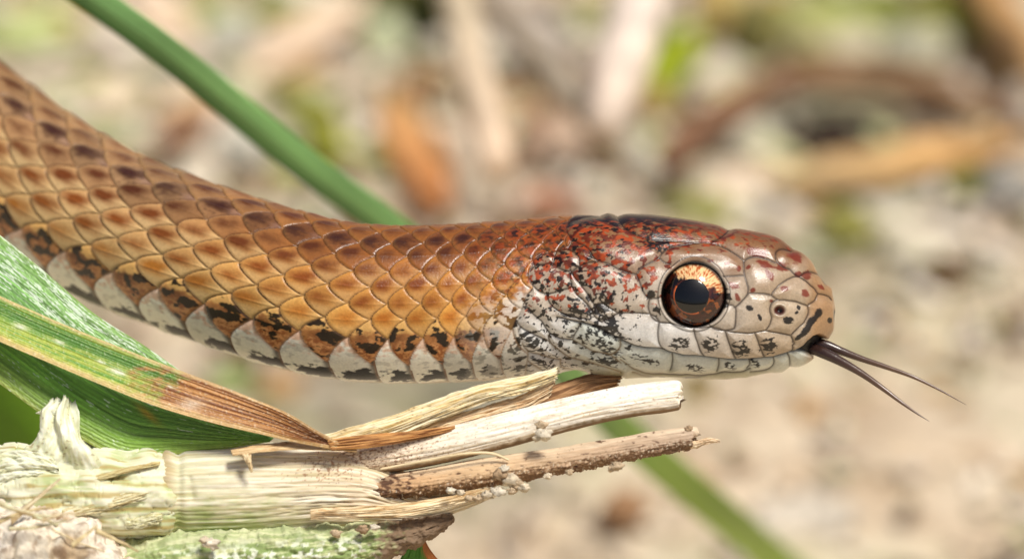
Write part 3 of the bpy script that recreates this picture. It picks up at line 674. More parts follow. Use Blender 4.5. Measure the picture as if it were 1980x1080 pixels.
def build_stalk():
    root = thing('broken_stalk', 'pale split reed stalk with peeling sheath and snapped stems under the snake', 'stalk')
    # --- main sheath: pale, fibrous, greener below, running out into a strip
    def c_sheath(U, TH, X, Y):
        f = fibres(U, TH, 5, 22, 101, 4); g = fibres(U, TH, 16, 4, 102, 3); h = fibres(U, TH, 3, 60, 103, 2)
        low = sst(0.15, -0.75, np.sin(TH) + 0.5 * g) * sst(640, 420, X)
        c = lerp_cols(X, [(280, (212, 210, 174)), (420, (218, 210, 178)), (520, (224, 212, 184)), (700, (226, 206, 174)), (960, (222, 200, 162))])
        c = mix(c, np.broadcast_to(rgb(150, 164, 96), c.shape), np.clip(low + 0.25 * f, 0, 1))
        c = mix(c, np.broadcast_to(rgb(196, 176, 132), c.shape), sst(0.15, 0.55, f + 0.3 * h) * 0.5)
        c = mix(c, np.broadcast_to(rgb(246, 240, 222), c.shape), sst(0.1, 0.5, -f) * 0.6)
        sp = fbm(X / 9, Y / 5, 0, 104, 4, 0.65); area = np.exp(-(((X - 640) / 75) ** 2 + ((Y - 905) / 26) ** 2))
        c = mix(c, np.broadcast_to(rgb(142, 100, 72), c.shape), sst(0.24, 0.40, sp * (0.30 + 0.95 * area)) * 0.7)
        c = mix(c, np.broadcast_to(rgb(170, 140, 96), c.shape), np.exp(-((X - 322 - 6 * g) / 13) ** 2) * 0.55)
        return c
    def d_sheath(U, TH, X, Y):
        f = fibres(U, TH, 4, 20, 101, 4); h = fibres(U, TH, 2.5, 46, 106, 3)
        crack = sst(0.10, 0.0, np.abs(fibres(U, TH, 3.2, 9, 107, 2))) * sst(430, 600, X)
        ring = 5 * np.exp(-((X - 322) / 12) ** 2) - 5 * np.exp(-((X - 345) / 9) ** 2)
        pit = -7 * np.exp(-(((X - 370) / 8) ** 2 + ((Y - 955) / 14) ** 2)) - 5 * np.exp(-(((X - 366) / 6) ** 2 + ((Y - 925) / 7) ** 2))
        return 3.0 * f + 1.2 * h - 4 * crack + ring + pit
    tube('sheath', [(285, 955, .05, 93, 88), (340, 955, .03, 96, 90), (450, 952, .02, 98, 88), (560, 948, .02, 92, 80), (650, 945, .02, 86, 70), (715, 950, .03, 78, 58), (765, 966, .03, 56, 44), (820, 976, .02, 34, 30), (880, 968, .0, 21, 20), (930, 957, -.01, 12, 12), (968, 945, -.02, 4, 5)],
         520, 260, M_SHEATH, c_sheath, d_sheath, root, jag=10)
    # --- pale round stem
    def c_pale(U, TH, X, Y):
        f = fibres(U, TH, 7, 16, 111, 3); sp = fbm(X / 7, Y / 3.5, 0, 112, 3)
        c = lerp_cols(X, [(560, (230, 206, 178)), (760, (240, 222, 196)), (900, (246, 236, 216)), (1050, (250, 243, 228)), (1330, (249, 241, 226))])
        c = mix(c, np.broadcast_to(rgb(206, 178, 136), c.shape), sst(0.1, 0.45, f) * 0.45)
        c = mix(c, np.broadcast_to(rgb(128, 86, 62), c.shape), sst(0.18, 0.36, sp - 0.45 * sst(740, 960, X) + 0.12 * np.exp(-((X - 700) / 70) ** 2)) * 0.75)
        c = mix(c, np.broadcast_to(rgb(196, 168, 128), c.shape), sst(0.30, 0.55, fbm(X / 9, Y / 5, 0, 113, 3)) * 0.4)
        und = sst(-0.62, -0.9, np.sin(TH) + 0.12 * noise(X / 14, 0, 0, 114)); c = mix(c, np.broadcast_to(rgb(118, 92, 64), c.shape), und * 0.85)  # underside darkened in the colour, shade painted along the stem
        return c
    def d_pale(U, TH, X, Y):
        return 2.6 * fibres(U, TH, 5, 12, 115, 4) + 3 * np.exp(-((X - 1040) / 10) ** 2) * np.exp(-((TH - 0.1) / 0.5) ** 2)
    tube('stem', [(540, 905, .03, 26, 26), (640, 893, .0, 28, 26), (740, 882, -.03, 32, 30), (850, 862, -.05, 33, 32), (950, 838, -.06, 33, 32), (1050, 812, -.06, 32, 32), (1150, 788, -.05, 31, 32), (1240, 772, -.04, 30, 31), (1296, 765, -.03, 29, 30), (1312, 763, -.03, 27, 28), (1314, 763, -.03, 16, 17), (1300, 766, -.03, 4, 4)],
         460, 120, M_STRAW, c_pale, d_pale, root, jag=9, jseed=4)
    # --- brown weathered stem
    def c_brown(U, TH, X, Y):
        f = fibres(U, TH, 9, 10, 121, 4); sp = fbm(X / 8, Y / 5, 0, 122, 3); sb = np.sin(TH)
        c = lerp_cols(X, [(680, (176, 136, 100)), (800, (206, 168, 126)), (950, (214, 182, 142)), (1100, (196, 166, 134)), (1340, (188, 164, 140))])
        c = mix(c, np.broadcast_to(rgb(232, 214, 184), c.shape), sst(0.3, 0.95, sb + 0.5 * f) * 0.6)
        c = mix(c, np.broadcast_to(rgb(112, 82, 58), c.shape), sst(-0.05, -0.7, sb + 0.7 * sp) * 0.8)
        c = mix(c, np.broadcast_to(rgb(78, 52, 40), c.shape), sst(0.0, 0.3, 0.7 * fbm(X / 16, Y / 8, 0, 127, 4) + 0.5 * np.exp(-(((X - 745) / 50) ** 2)) - 0.26) * 0.8)
        c = mix(c, np.broadcast_to(rgb(230, 220, 198), c.shape), sst(0.34, 0.46, noise(X / 4, Y / 4, 0, 124)) * 0.7 * sst(0.3, -0.4, sb))
        return c
    def d_brown(U, TH, X, Y):
        grit = (np.maximum(fbm(X / 15, TH * 3, 0, 125, 4), 0) + 0.5 * np.maximum(noise(X / 5, TH * 8, 0, 128), 0)) * sst(0.1, -0.5, np.sin(TH))
        return 2.0 * fibres(U, TH, 8, 7, 126, 3) + 7 * grit
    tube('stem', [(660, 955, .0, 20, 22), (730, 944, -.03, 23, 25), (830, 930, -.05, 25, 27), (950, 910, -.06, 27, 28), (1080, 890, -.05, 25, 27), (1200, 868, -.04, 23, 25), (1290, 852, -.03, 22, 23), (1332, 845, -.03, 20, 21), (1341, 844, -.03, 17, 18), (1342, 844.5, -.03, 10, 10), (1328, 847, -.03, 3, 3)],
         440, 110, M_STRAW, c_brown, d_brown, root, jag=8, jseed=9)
    # --- torn upper strips, brown husk behind, peels, splinter
    def c_strip(a, b, s):
        def f_(U, V, X, Y):
            f = fbm(U * 4, V * 14, 0, s, 4); k = noise(X / 9, Y / 4, 0, s + 1)
            c = mix(np.broadcast_to(rgb(*a), U.shape + (3,)), np.broadcast_to(rgb(*b), U.shape + (3,)), sst(-0.25, 0.35, f))
            return mix(c, np.broadcast_to(rgb(110, 82, 56), c.shape), sst(0.34, 0.6, 0.7 * k + 0.6 * f) * 0.5)
        return f_
    def d_strip(k, s, r=16):
        return lambda U, V, X, Y: k * fbm(U * 5, V * r, 0, s, 4)
    ribbon('husk', [(900, 812, .1), (1000, 776, .12), (1090, 738, .16), (1150, 722, .2), (1206, 728, .22)], [(905, 835, .06), (1000, 820, .08), (1080, 794, .12), (1150, 762, .17), (1196, 742, .22)], 170, 50, M_STRAW, c_strip((176, 136, 96), (118, 84, 56), 131), 10, 4, d_strip(5, 132, 6), root, jag=0.10, jseed=3)
    ribbon('torn_strip', [(560, 862, .02), (660, 832, .01), (760, 803, -.0), (850, 770, -.0), (930, 744, .0), (1010, 731, .01), (1082, 712, .02)], [(560, 886, .0), (660, 872, -.02), (760, 848, -.03), (830, 820, -.03), (930, 780, -.03), (1020, 754, -.02), (1080, 728, .0)], 330, 80, M_STRAW, c_strip((246, 234, 200), (222, 200, 150), 133), 10, 5, d_strip(8, 134), root, jag=0.05, jseed=7)
    ribbon('torn_strip', [(790, 838, .02), (860, 808, .02), (940, 784, .02), (1020, 758, .02), (1076, 734, .03)], [(790, 858, -.0), (870, 838, -.0), (950, 812, .0), (1030, 784, .01), (1066, 760, .03)], 220, 60, M_STRAW, c_strip((238, 216, 178), (196, 160, 118), 136), 8, 5, d_strip(6, 137, 10), root, jag=0.06, jseed=8)
    ribbon('peel', [(446, 870, -.17), (500, 860, -.15), (560, 855, -.12), (640, 860, -.08), (690, 868, -.05)], [(450, 881, -.2), (500, 874, -.2), (560, 869, -.17), (640, 870, -.13), (690, 872, -.1)], 130, 26, M_STRAW, c_strip((232, 206, 160), (190, 152, 104), 139), 4, 3, d_strip(3, 140), root, jag=0.02)
    ribbon('peel', [(462, 878, -.19), (474, 890, -.21), (482, 904, -.21), (486, 912, -.2)], [(486, 874, -.19), (486, 888, -.22), (487, 902, -.21), (488, 912, -.2)], 40, 20, M_STRAW, c_strip((236, 214, 172), (206, 176, 130), 141), 4, 2.5, d_strip(2, 142), root)
    ribbon('peel', [(600, 985, -.15), (700, 978, -.15), (780, 972, -.12), (860, 960, -.1), (960, 940, -.08)], [(600, 1002, -.16), (700, 1002, -.15), (790, 996, -.13), (870, 978, -.1), (962, 946, -.08)], 220, 40, M_STRAW, c_strip((240, 222, 184), (192, 158, 112), 143), 6, 4, d_strip(5, 144, 10), root, jag=0.04)
    ribbon('splinter', [(1318, 846, -.03), (1345, 852, -.04), (1368, 846, -.05), (1392, 850, -.05)], [(1318, 862, -.03), (1345, 866, -.04), (1366, 858, -.05), (1392, 853, -.05)], 70, 18, M_STRAW, c_strip((236, 214, 180), (196, 160, 120), 145), 4, 3, d_strip(3, 146), root)
    ribbon('splinter', [(735, 905, -.11), (830, 886, -.13), (900, 874, -.14), (960, 876, -.13), (985, 888, -.12)], [(735, 908, -.11), (830, 891, -.13), (900, 879, -.14), (958, 880, -.13), (983, 890, -.12)], 110, 10, M_STRAW, c_strip((232, 214, 176), (206, 180, 136), 147), 2, 2.5, None, root)
    # --- old green sheath underneath, crusted white and ending in grey soil
    def c_green(U, TH, X, Y):
        f = fibres(U, TH, 9, 9, 151, 4); g = fbm(X / 18, Y / 13, TH, 152, 4)
        c = mix(np.broadcast_to(rgb(134, 152, 92), U.shape + (3,)), np.broadcast_to(rgb(194, 198, 150), U.shape + (3,)), sst(-0.2, 0.35, f))
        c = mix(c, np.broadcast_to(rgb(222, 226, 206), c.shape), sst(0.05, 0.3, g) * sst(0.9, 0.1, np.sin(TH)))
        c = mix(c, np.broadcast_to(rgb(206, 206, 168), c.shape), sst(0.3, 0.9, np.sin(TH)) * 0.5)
        return mix(c, np.broadcast_to(rgb(128, 106, 84), c.shape), sst(700, 770, X + 60 * g))
    tube('old_sheath', [(250, 1120, -.02, 80, 85), (360, 1095, -.04, 78, 80), (480, 1082, -.05, 66, 70), (600, 1068, -.05, 56, 60), (700, 1054, -.04, 46, 48), (780, 1034, -.03, 30, 34), (840, 1015, -.02, 18, 20), (876, 1000, -.02, 5, 6)],
         330, 150, M_STRAW, c_green, lambda U, TH, X, Y: 7 * fbm(X / 26, Y / 16, TH, 153, 4) + 7 * np.maximum(fbm(X / 12, Y / 10, TH, 154, 3), 0), root, jag=6)
    # --- tattered older sheath on the left of the joint
    def c_old(U, TH, X, Y):
        f = fibres(U, TH, 3, 9, 161, 3); g = fbm(X / 70, Y / 44, 0, 162, 3)
        c = mix(np.broadcast_to(rgb(222, 221, 186), U.shape + (3,)), np.broadcast_to(rgb(188, 198, 140), U.shape + (3,)), sst(-0.2, 0.3, g))
        c = mix(c, np.broadcast_to(rgb(238, 234, 212), c.shape), sst(0.0, 0.35, -f) * 0.7)
        return mix(c, np.broadcast_to(rgb(176, 150, 92), c.shape), sst(0.18, 0.4, f + 0.4 * g) * 0.75)
    tube('old_sheath', [(-180, 960, .1, 90, 90), (-60, 962, .06, 96, 95), (40, 962, .02, 104, 98), (130, 958, .0, 108, 98), (220, 960, .0, 98, 94), (290, 960, .0, 92, 92), (318, 960, .02, 86, 84)],
         300, 170, M_SHEATH, c_old, lambda U, TH, X, Y: 15 * fbm(X / 90, Y / 50, 0, 163, 2) + 2.5 * fibres(U, TH, 3, 14, 164, 3) - 4 * sst(0.07, 0.0, np.abs(fbm(X / 60, Y / 26, 1, 165, 2))), root, jag=6)
    cs = c_strip((238, 237, 212), (216, 216, 176), 171)
    ribbon('tatter', [(10, 915, -.1), (58, 868, -.11), (84, 830, -.1), (86, 796, -.08), (104, 768, -.06)], [(214, 915, -.12), (182, 872, -.16), (156, 834, -.14), (149, 800, -.1), (150, 764, -.06)], 110, 70, M_SHEATH, cs, 14, 4, lambda U, V, X, Y: 8 * fbm(X / 30, Y / 50, 0, 172, 3) + 9 * np.sin(V * 10 + 2.5 * U + 3 * noise(U * 2, V * 2, 0, 175)), root, jag=0.12, jseed=5)
    ribbon('tatter', [(68, 798, -.08), (82, 792, -.09), (96, 790, -.1), (112, 790, -.1)], [(92, 800, -.06), (100, 804, -.08), (110, 806, -.1), (120, 806, -.1)], 40, 20, M_SHEATH, cs, 3, 2.5, d_strip(3, 173), root)
    ribbon('tatter', [(-60, 905, -.1), (10, 870, -.14), (60, 872, -.16), (110, 888, -.16)], [(-60, 960, -.14), (20, 930, -.17), (70, 920, -.18), (120, 925, -.16)], 100, 50, M_SHEATH, cs, 8, 4, d_strip(9, 174, 5), root, jag=0.1)
    ribbon('tatter', [(150, 925, -.16), (200, 915, -.17), (250, 902, -.17), (310, 892, -.14)], [(152, 932, -.17), (200, 926, -.18), (250, 912, -.18), (308, 898, -.15)], 80, 16, M_STRAW, c_strip((214, 202, 150), (176, 152, 98), 176), 3, 3, d_strip(3, 177), root)
    ribbon('tatter', [(120, 985, -.18), (190, 968, -.19), (260, 950, -.19), (306, 945, -.17)], [(125, 1004, -.2), (200, 988, -.21), (265, 968, -.2), (305, 952, -.17)], 90, 26, M_STRAW, c_strip((228, 220, 180), (182, 160, 108), 178), 5, 3, d_strip(6, 179), root, jag=0.08)
    ribbon('tatter', [(240, 1004, -.17), (270, 998, -.19), (300, 990, -.19), (316, 992, -.17)], [(242, 1022, -.18), (275, 1020, -.2), (302, 1012, -.19), (314, 1004, -.17)], 50, 22, M_STRAW, c_strip((232, 228, 192), (192, 184, 132), 181), 4, 3, d_strip(5, 182), root, jag=0.12)
    rf = random.Random(21)
    for k in range(9):
        x0, y0 = rf.uniform(-20, 200), rf.uniform(945, 1050); L = rf.uniform(60, 140); an = rf.uniform(-0.7, 0.5); w_ = rf.uniform(6, 15); bend = rf.uniform(-8, 8); dz = -.30 - 0.25 * rf.random() - 0.0012 * (y0 - 945)
        p_ = [(x0 + L * t * math.cos(an), y0 + L * t * math.sin(an) + bend * 4 * t * (1 - t), dz + 0.05 * t) for t in (0, .33, .66, 1)]
        q_ = [(x + 2, y + w_ * (1 - 0.7 * i / 3), d) for i, (x, y, d) in enumerate(p_)]
        ribbon('fibre', p_, q_, 30, 6, M_STRAW, c_strip(rf.choice([(228, 214, 178), (214, 196, 150), (222, 222, 184)]), (176, 150, 108), 300 + k), 2, 2, d_strip(2, 330 + k, 3), root)
    # --- crumbs of dried soil stuck to the stems
    rng = random.Random(5)
    def crumb(x, y, d, r, c):
        th = np.linspace(0, 2 * math.pi, 18, endpoint=False); la = np.linspace(0, math.pi, 11)
        A_, T_ = np.meshgrid(la, th, indexing='ij'); s = rng.random() * 50
        D = np.stack([np.sin(A_) * np.cos(T_), np.sin(A_) * np.sin(T_), np.cos(A_)], -1)
        rad = r * (1 + 0.75 * fbm(D[..., 0] * 1.6 + s, D[..., 1] * 1.6, D[..., 2] * 1.6, 7, 3))
        V = P(x, y, d) + (D * (rad / K)[..., None]) * np.array((1.25, 0.8, 0.85))
        me = grid_mesh('soil_crumb', V, lin(np.broadcast_to(rgb(*c), V.shape) * (1 + 0.25 * fbm(D[..., 0] * 4 + s, D[..., 1] * 4, D[..., 2] * 4, 8, 2))[..., None]), caps=False)
        link('soil_crumb', me, M_SOIL, root)
    for x, y, r in [(968, 918, 12), (985, 928, 13), (1000, 936, 10), (1012, 942, 9), (960, 950, 11), (942, 956, 10), (925, 962, 8), (1045, 822, 9), (1052, 838, 12), (1040, 846, 7), (1195, 901, 10), (1184, 906, 6), (990, 948, 7), (905, 962, 7), (1330, 828, 6), (1318, 826, 5), (1338, 836, 5), (1100, 912, 6), (1130, 905, 5), (1060, 920, 6), (890, 952, 6), (870, 948, 7), (1240, 885, 5), (1275, 876, 5), (1160, 899, 5), (410, 1050, 12), (398, 1043, 8), (690, 880, 5), (678, 930, 4), (745, 905, 5), (975, 905, 8), (700, 1022, 9), (722, 1018, 7), (650, 1030, 8)]:
        if r < 6: continue
        dep = -.17 if x > 600 else -.24
        crumb(x + rng.uniform(-2, 2), y, dep + (0.04 if r < 6 else 0), r, rng.choice([(206, 190, 164), (190, 168, 138), (168, 142, 112), (216, 204, 182)]))
build_stalk()

# ================================================================ LEAVES BESIDE THE STALK
def leaf_cols(stops_v, frost, seed, streak=0.35, frost_col=(226, 236, 220), scale=(9, 34)):
    def f_(U, V, X, Y):
        c = lerp_cols(V, stops_v)
        s = fbm(U * 3, V * scale[1], 0, seed, 3); c = c * (1 + streak * s)[..., None]
        f = 0.9 * noise(U * 30, V * 60, 0, seed + 1) + 0.6 * noise(U * 110, V * 110, 0, seed + 2) + 0.6 * noise(U * 9, V * 14, 2, seed + 3)
        fr = frost(U, V, X, Y)
        return mix(c, np.broadcast_to(rgb(*frost_col), c.shape), sst(0.42, 0.62, f + fr) * 0.8)
    return f_
def build_leaves():
    # broad green blade, dusted white on the upper side of the narrow blade
    A = [(-260, 310, .45), (-120, 375, .32), (0, 455, .22), (90, 528, .16), (180, 604, .1), (280, 668, .05), (380, 738, .0), (470, 800, -.05), (530, 846, -.06)]
    Bq = [(-260, 560, .05), (-120, 660, .0), (0, 742, -.04), (80, 800, -.06), (160, 850, -.07), (240, 886, -.07), (330, 880, -.07), (430, 868, -.06), (520, 852, -.06)]
    col = leaf_cols([(0, (150, 178, 96)), (0.03, (128, 168, 88)), (0.3, (114, 160, 82)), (0.5, (104, 152, 66)), (0.75, (122, 168, 68)), (0.95, (152, 182, 80)), (1, (160, 170, 80))], lambda U, V, X, Y: 0.52 * sst(0.5, 0.2, V) * sst(0.0, 0.3, U) - 0.12, 201)
    b = ribbon('broad_leaf', A, Bq, 520, 210, M_LEAF, lambda U, V, X, Y: mix(col(U, V, X, Y), np.broadcast_to(rgb(196, 158, 56), U.shape + (3,)), np.exp(-(((X - 285) / 22) ** 2 + ((Y - 800 - 0.75 * (X - 285)) / 9) ** 2)) * 0.8), 6, 5, lambda U, V, X, Y: 1.6 * fbm(U * 2, V * 46, 0, 205, 2) + 1.2 * noise(U * 90, V * 70, 0, 206))
    tag(b, 'broad green leaf dusted white, half hidden under the browning narrow leaf', 'leaf')
    # narrow blade with tan margins that dries brown towards its pinched tip
    root = thing('narrow_leaf', 'narrow yellow-green leaf with tan margins drying brown where it meets the stalk', 'leaf')
    A = [(-260, 470, -.02), (-120, 520, -.05), (0, 572, -.09), (120, 625, -.12), (250, 678, -.15), (370, 724, -.17), (470, 762, -.18), (560, 800, -.18), (620, 836, -.18), (656, 856, -.17)]
    Bq = [(-260, 540, -.1), (-120, 600, -.12), (0, 660, -.15), (100, 703, -.17), (200, 745, -.19), (300, 784, -.2), (400, 814, -.2), (500, 838, -.2), (580, 856, -.19), (650, 868, -.18)]
    def c_narrow(U, V, X, Y):
        s = fbm(U * 3, V * 22, 0, 211, 3); g = fbm(X / 40, Y / 16, 0, 212, 3); k = noise(X / 5, Y / 4, 0, 213)
        c = mix(np.broadcast_to(rgb(112, 156, 58), U.shape + (3,)), np.broadcast_to(rgb(176, 190, 80), U.shape + (3,)), sst(-0.25, 0.3, s + 0.5 * g + 0.9 * (V - 0.45)))
        c = mix(c, np.broadcast_to(rgb(70, 118, 48), c.shape), np.exp(-((V - 0.28) / 0.16) ** 2) * 0.6)
        brown = mix(np.broadcast_to(rgb(206, 150, 88), c.shape), np.broadcast_to(rgb(132, 80, 46), c.shape), sst(-0.15, 0.35, fbm(U * 2, V * 26, 1, 214, 3) + 0.35 * sst(520, 650, X)))
        brown = mix(brown, np.broadcast_to(rgb(226, 204, 178), c.shape), np.exp(-(((X - 370) / 26) ** 2 + ((Y - 782) / 12) ** 2)) * 0.8)
        c = mix(c, brown, sst(255, 350, X + 90 * g + 70 * (V - 0.5)))
        edge = np.maximum(sst(0.13, 0.02, V + 0.04 * g), sst(0.80, 0.95, V + 0.05 * g))
        c = mix(c, np.broadcast_to(rgb(230, 198, 140), c.shape), edge * 0.85)
        for x_, y_, r_ in ((40, 632, 14), (115, 662, 11), (195, 700, 9), (225, 718, 16), (235, 722, 8), (330, 748, 6)):
            c = mix(c, np.broadcast_to(rgb(232, 232, 214), c.shape), np.exp(-(((X - x_) / r_) ** 2 + ((Y - y_ - 0.3 * (X - x_)) / (r_ * 0.4)) ** 2)) * 0.85)
        return mix(c, np.broadcast_to(rgb(244, 238, 218), c.shape), sst(0.36, 0.5, k + 0.12 * sst(300, 600, X)) * 0.45)
    ribbon('blade', A, Bq, 520, 120, M_LEAF, c_narrow, -5, 5, lambda U, V, X, Y: (1.5 + 3 * sst(400, 640, X)) * fbm(U * 2, V * 24, 0, 216, 3) + 0.8 * noise(X / 5, Y / 4, 0, 213), root)
    # folded-over dry end running along the stems
    def c_dry(U, V, X, Y):
        f = fbm(U * 3, V * 14, 0, 221, 4)
        return mix(np.broadcast_to(rgb(204, 152, 92), U.shape + (3,)), np.broadcast_to(rgb(122, 76, 44), U.shape + (3,)), sst(-0.2, 0.3, f))
    ribbon('dry_tip', [(632, 850, -.17), (690, 842, -.12), (760, 836, -.1), (820, 830, -.09), (880, 826, -.08)], [(640, 870, -.18), (690, 868, -.15), (760, 858, -.13), (820, 846, -.11), (880, 829, -.09)], 150, 36, M_STRAW, c_dry, 4, 4, lambda U, V, X, Y: 6 * fbm(U * 2, V * 10, 0, 222, 3), root)
    # scrap of green leaf with a brown edge under the stalk
    s = ribbon('leaf_scrap', [(740, 1130, .1), (770, 1085, .08), (800, 1045, .05), (815, 1040, .04)], [(900, 1150, .12), (860, 1096, .1), (832, 1062, .06), (818, 1042, .04)], 60, 60, M_LEAF,
               lambda U, V, X, Y: mix(np.broadcast_to(rgb(74, 132, 40), U.shape + (3,)), np.broadcast_to(rgb(176, 106, 52), U.shape + (3,)), sst(0.52, 0.66, V + 0.1 * noise(U * 6, V * 20, 0, 231))), 6, 4, lambda U, V, X, Y: 3 * fbm(U * 2, V * 12, 0, 232, 2))
    tag(s, 'small green leaf scrap with a brown edge poking out below the stalk', 'leaf')
build_leaves()

# ================================================================ SOIL CLOD holding the stalk's foot
def build_clod():
    top = P(40, 1000, -.24); base = np.array((P(60, 1600, .6)[0], P(60, 1600, .6)[1], GROUND - 0.3))
    n_s, n_t = 340, 420
    q = np.linspace(0, 1, n_s) ** 1.8; th = np.linspace(0, 2 * math.pi, n_t, endpoint=False)
    U, TH = np.meshgrid(q, th, indexing='ij')
    prof = 0.62 * np.sqrt(np.clip(U / 0.12, 0, 1)) * (U < 2) + 2.2 * np.clip(U - 0.10, 0, 1) ** 1.1
    C = top[None, None] + (base - top)[None, None] * U[..., None]
    V = C + np.stack([prof * np.cos(TH), prof * np.sin(TH) * 0.8, np.zeros_like(U)], -1)
    D = unit(V - C + np.array((0, 0, 0.55)) * np.clip(1 - U / 0.5, 0, 1)[..., None] + 1e-6)
    x, y, z = V[..., 0], V[..., 1], V[..., 2]
    f1 = fbm(x * 1.8, y * 1.8, z * 1.8, 241, 3); f2 = fbm(x * 6, y * 6, z * 6, 242, 4, 0.6); f3 = np.abs(fbm(x * 5, y * 5, z * 6, 243, 3)); f4 = fbm(x * 22, y * 22, z * 22, 246, 3, 0.6)
    V = V + D * (0.13 * f1 + 0.035 * f2 + 0.010 * f4 + 0.02 * sst(0.0, 0.2, f3))[..., None]
    c = mix(np.broadcast_to(rgb(222, 210, 188), U.shape + (3,)), np.broadcast_to(rgb(178, 156, 126), U.shape + (3,)), sst(0.1, 0.6, -f2 + 0.5 * fbm(x * 3, y * 3, z * 3, 244, 3)))
    c = mix(c, np.broadcast_to(rgb(236, 226, 210), c.shape), sst(0.05, 0.35, fbm(x * 7, y * 7, z * 7, 245, 3)) * 0.7)
    c = mix(c, np.broadcast_to(rgb(120, 90, 68), c.shape), sst(0.2, 0.5, f4) * 0.4)
    c = c * (1 + 0.12 * fbm(x * 30, y * 30, z * 30, 248, 2))[..., None]
    me = grid_mesh('soil_clod', V, lin(c), caps=False)
    o = link('soil_clod', me, M_SOIL); tag(o, 'pale crumbly soil clod at the foot of the broken stalk', 'soil clod')
build_clod()

# ================================================================ GRASS BLADES behind the snake
def blade(name, pts, nu, nv, colour, fold=14, label='', cat='grass blade', material=None):
    q = np.linspace(0, 1, 60); p = smooth_line(pts, q)
    t = unit(np.gradient(p[:, :2], axis=0)); nrm = np.stack([t[:, 1], -t[:, 0]], -1)
    nrm = nrm * np.sign(nrm[:, :1] + 1e-9)      # towards the right side of the picture
    A = np.concatenate([p[:, :2] + nrm * p[:, 3:4] / 2, p[:, 2:3]], 1); Bq = np.concatenate([p[:, :2] - nrm * p[:, 3:4] / 2, p[:, 2:3] + 0.05], 1)
    o = ribbon(name, A, Bq, nu, nv, material or M_LEAF, colour, 0, 5, None, None, fold=fold)
    return tag(o, label, cat)
def c_blade(U, V, X, Y):
    s = fbm(U * 3, V * 16, 0, 251, 3) + 1.2 * noise(U * 14, V * 2, 0, 252)
    c = mix(np.broadcast_to(rgb(128, 174, 104), U.shape + (3,)), np.broadcast_to(rgb(92, 136, 74), U.shape + (3,)), sst(0.62, 0.8, V))  # lower flank of the fold shaded by a darker green
    c = mix(c, np.broadcast_to(rgb(150, 182, 72), c.shape), sst(1050, 1350, X))
    return c * (1 + 0.15 * s)[..., None]
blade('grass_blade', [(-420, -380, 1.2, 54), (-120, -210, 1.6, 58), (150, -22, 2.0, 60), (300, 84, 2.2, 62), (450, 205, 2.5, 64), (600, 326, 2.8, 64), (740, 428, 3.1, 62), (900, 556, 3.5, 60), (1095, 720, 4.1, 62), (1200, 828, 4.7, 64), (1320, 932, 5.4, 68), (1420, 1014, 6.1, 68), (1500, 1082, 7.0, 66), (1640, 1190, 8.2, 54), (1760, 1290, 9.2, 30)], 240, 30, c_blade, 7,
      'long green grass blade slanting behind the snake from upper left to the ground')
blade('grass_blade', [(-260, 600, 2.6, 60), (-140, 680, 2.5, 110), (-40, 750, 2.4, 130), (60, 840, 2.3, 120), (160, 940, 2.3, 90), (300, 1100, 2.6, 50)], 90, 20, const((120, 160, 36)), 14,
      'blurred yellow-green grass blade behind the tattered sheath of the stalk')

# ================================================================ GROUND LITTER (out of focus behind the snake)
RNG = random.Random(11)
def lump(name, px, py, rx, ry, colour, label, cat, group=None, rough=0.35):
    """pebble, clod or moss cushion resting on the ground; rx, ry are its half sizes in the picture"""
    rx *= 1.22; ry *= 1.22
    d = gdepth(py); s = (DIST + d) / DIST / K
    a = rx * s; b = a * 0.95
    need = ry * s; c = math.sqrt(max(need ** 2 - (b * math.sin(PITCH)) ** 2, (0.16 * a) ** 2)) / math.cos(PITCH)
    if c <= 0.2 * a: b = need / math.sin(PITCH) * 0.9
    th = np.linspace(0, 2 * math.pi, 28, endpoint=False); la = np.linspace(0.001, math.pi, 18)
    A_, T_ = np.meshgrid(la, th, indexing='ij')
    D = np.stack([np.sin(A_) * np.cos(T_), np.sin(A_) * np.sin(T_), np.cos(A_)], -1); o_ = RNG.random() * 90
    r = 1 + rough * fbm(D[..., 0] * 1.7 + o_, D[..., 1] * 1.7, D[..., 2] * 1.7, 5, 3)
    g = G(px, py); V = g + np.array((0, 0, c * 0.45)) + D * r[..., None] * np.array((a, b, c))
    f = fbm(D[..., 0] * 3 + o_, D[..., 1] * 3, D[..., 2] * 3, 6, 3)
    m_ = np.mean(colour); colour = np.clip(m_ + (rgb(*colour) - m_) * 1.25, 5, 248)
    col = 0.9 * lin(np.clip(colour * (1 + 0.25 * f)[..., None], 0, 250))
    return tag(link(name, grid_mesh(name, V, col, caps=False), M_BACK), label, cat, group)
def stalk(name, pts, colour, label, cat, group=None, c2=None, lift=0.0):
    """stem lying on the litter; pts: px, py, half width px"""
    rows = []
    for x, y, r in pts:
        d = gdepth(y); s = (DIST + d) / DIST / K
        d = gdepth(y, r * s * 0.8 + lift); rows.append((x, y, d, r, r))
    def cf(U, TH, X, Y):
        f = fbm(U * 6, np.cos(TH) * 3, np.sin(TH) * 3, 9, 3)
        c = mix(np.broadcast_to(rgb(*colour), U.shape + (3,)), np.broadcast_to(rgb(*(colour if c2 is None else c2)), U.shape + (3,)), U)
        return np.clip(c * (1 + 0.2 * f)[..., None], 2, 250)
    o = tube(name, rows, 60, 20, M_BACK, cf, lambda U, TH, X, Y: 5 * fbm(U * 5, np.cos(TH), np.sin(TH), 4, 3))
    return tag(o, label, cat, group)
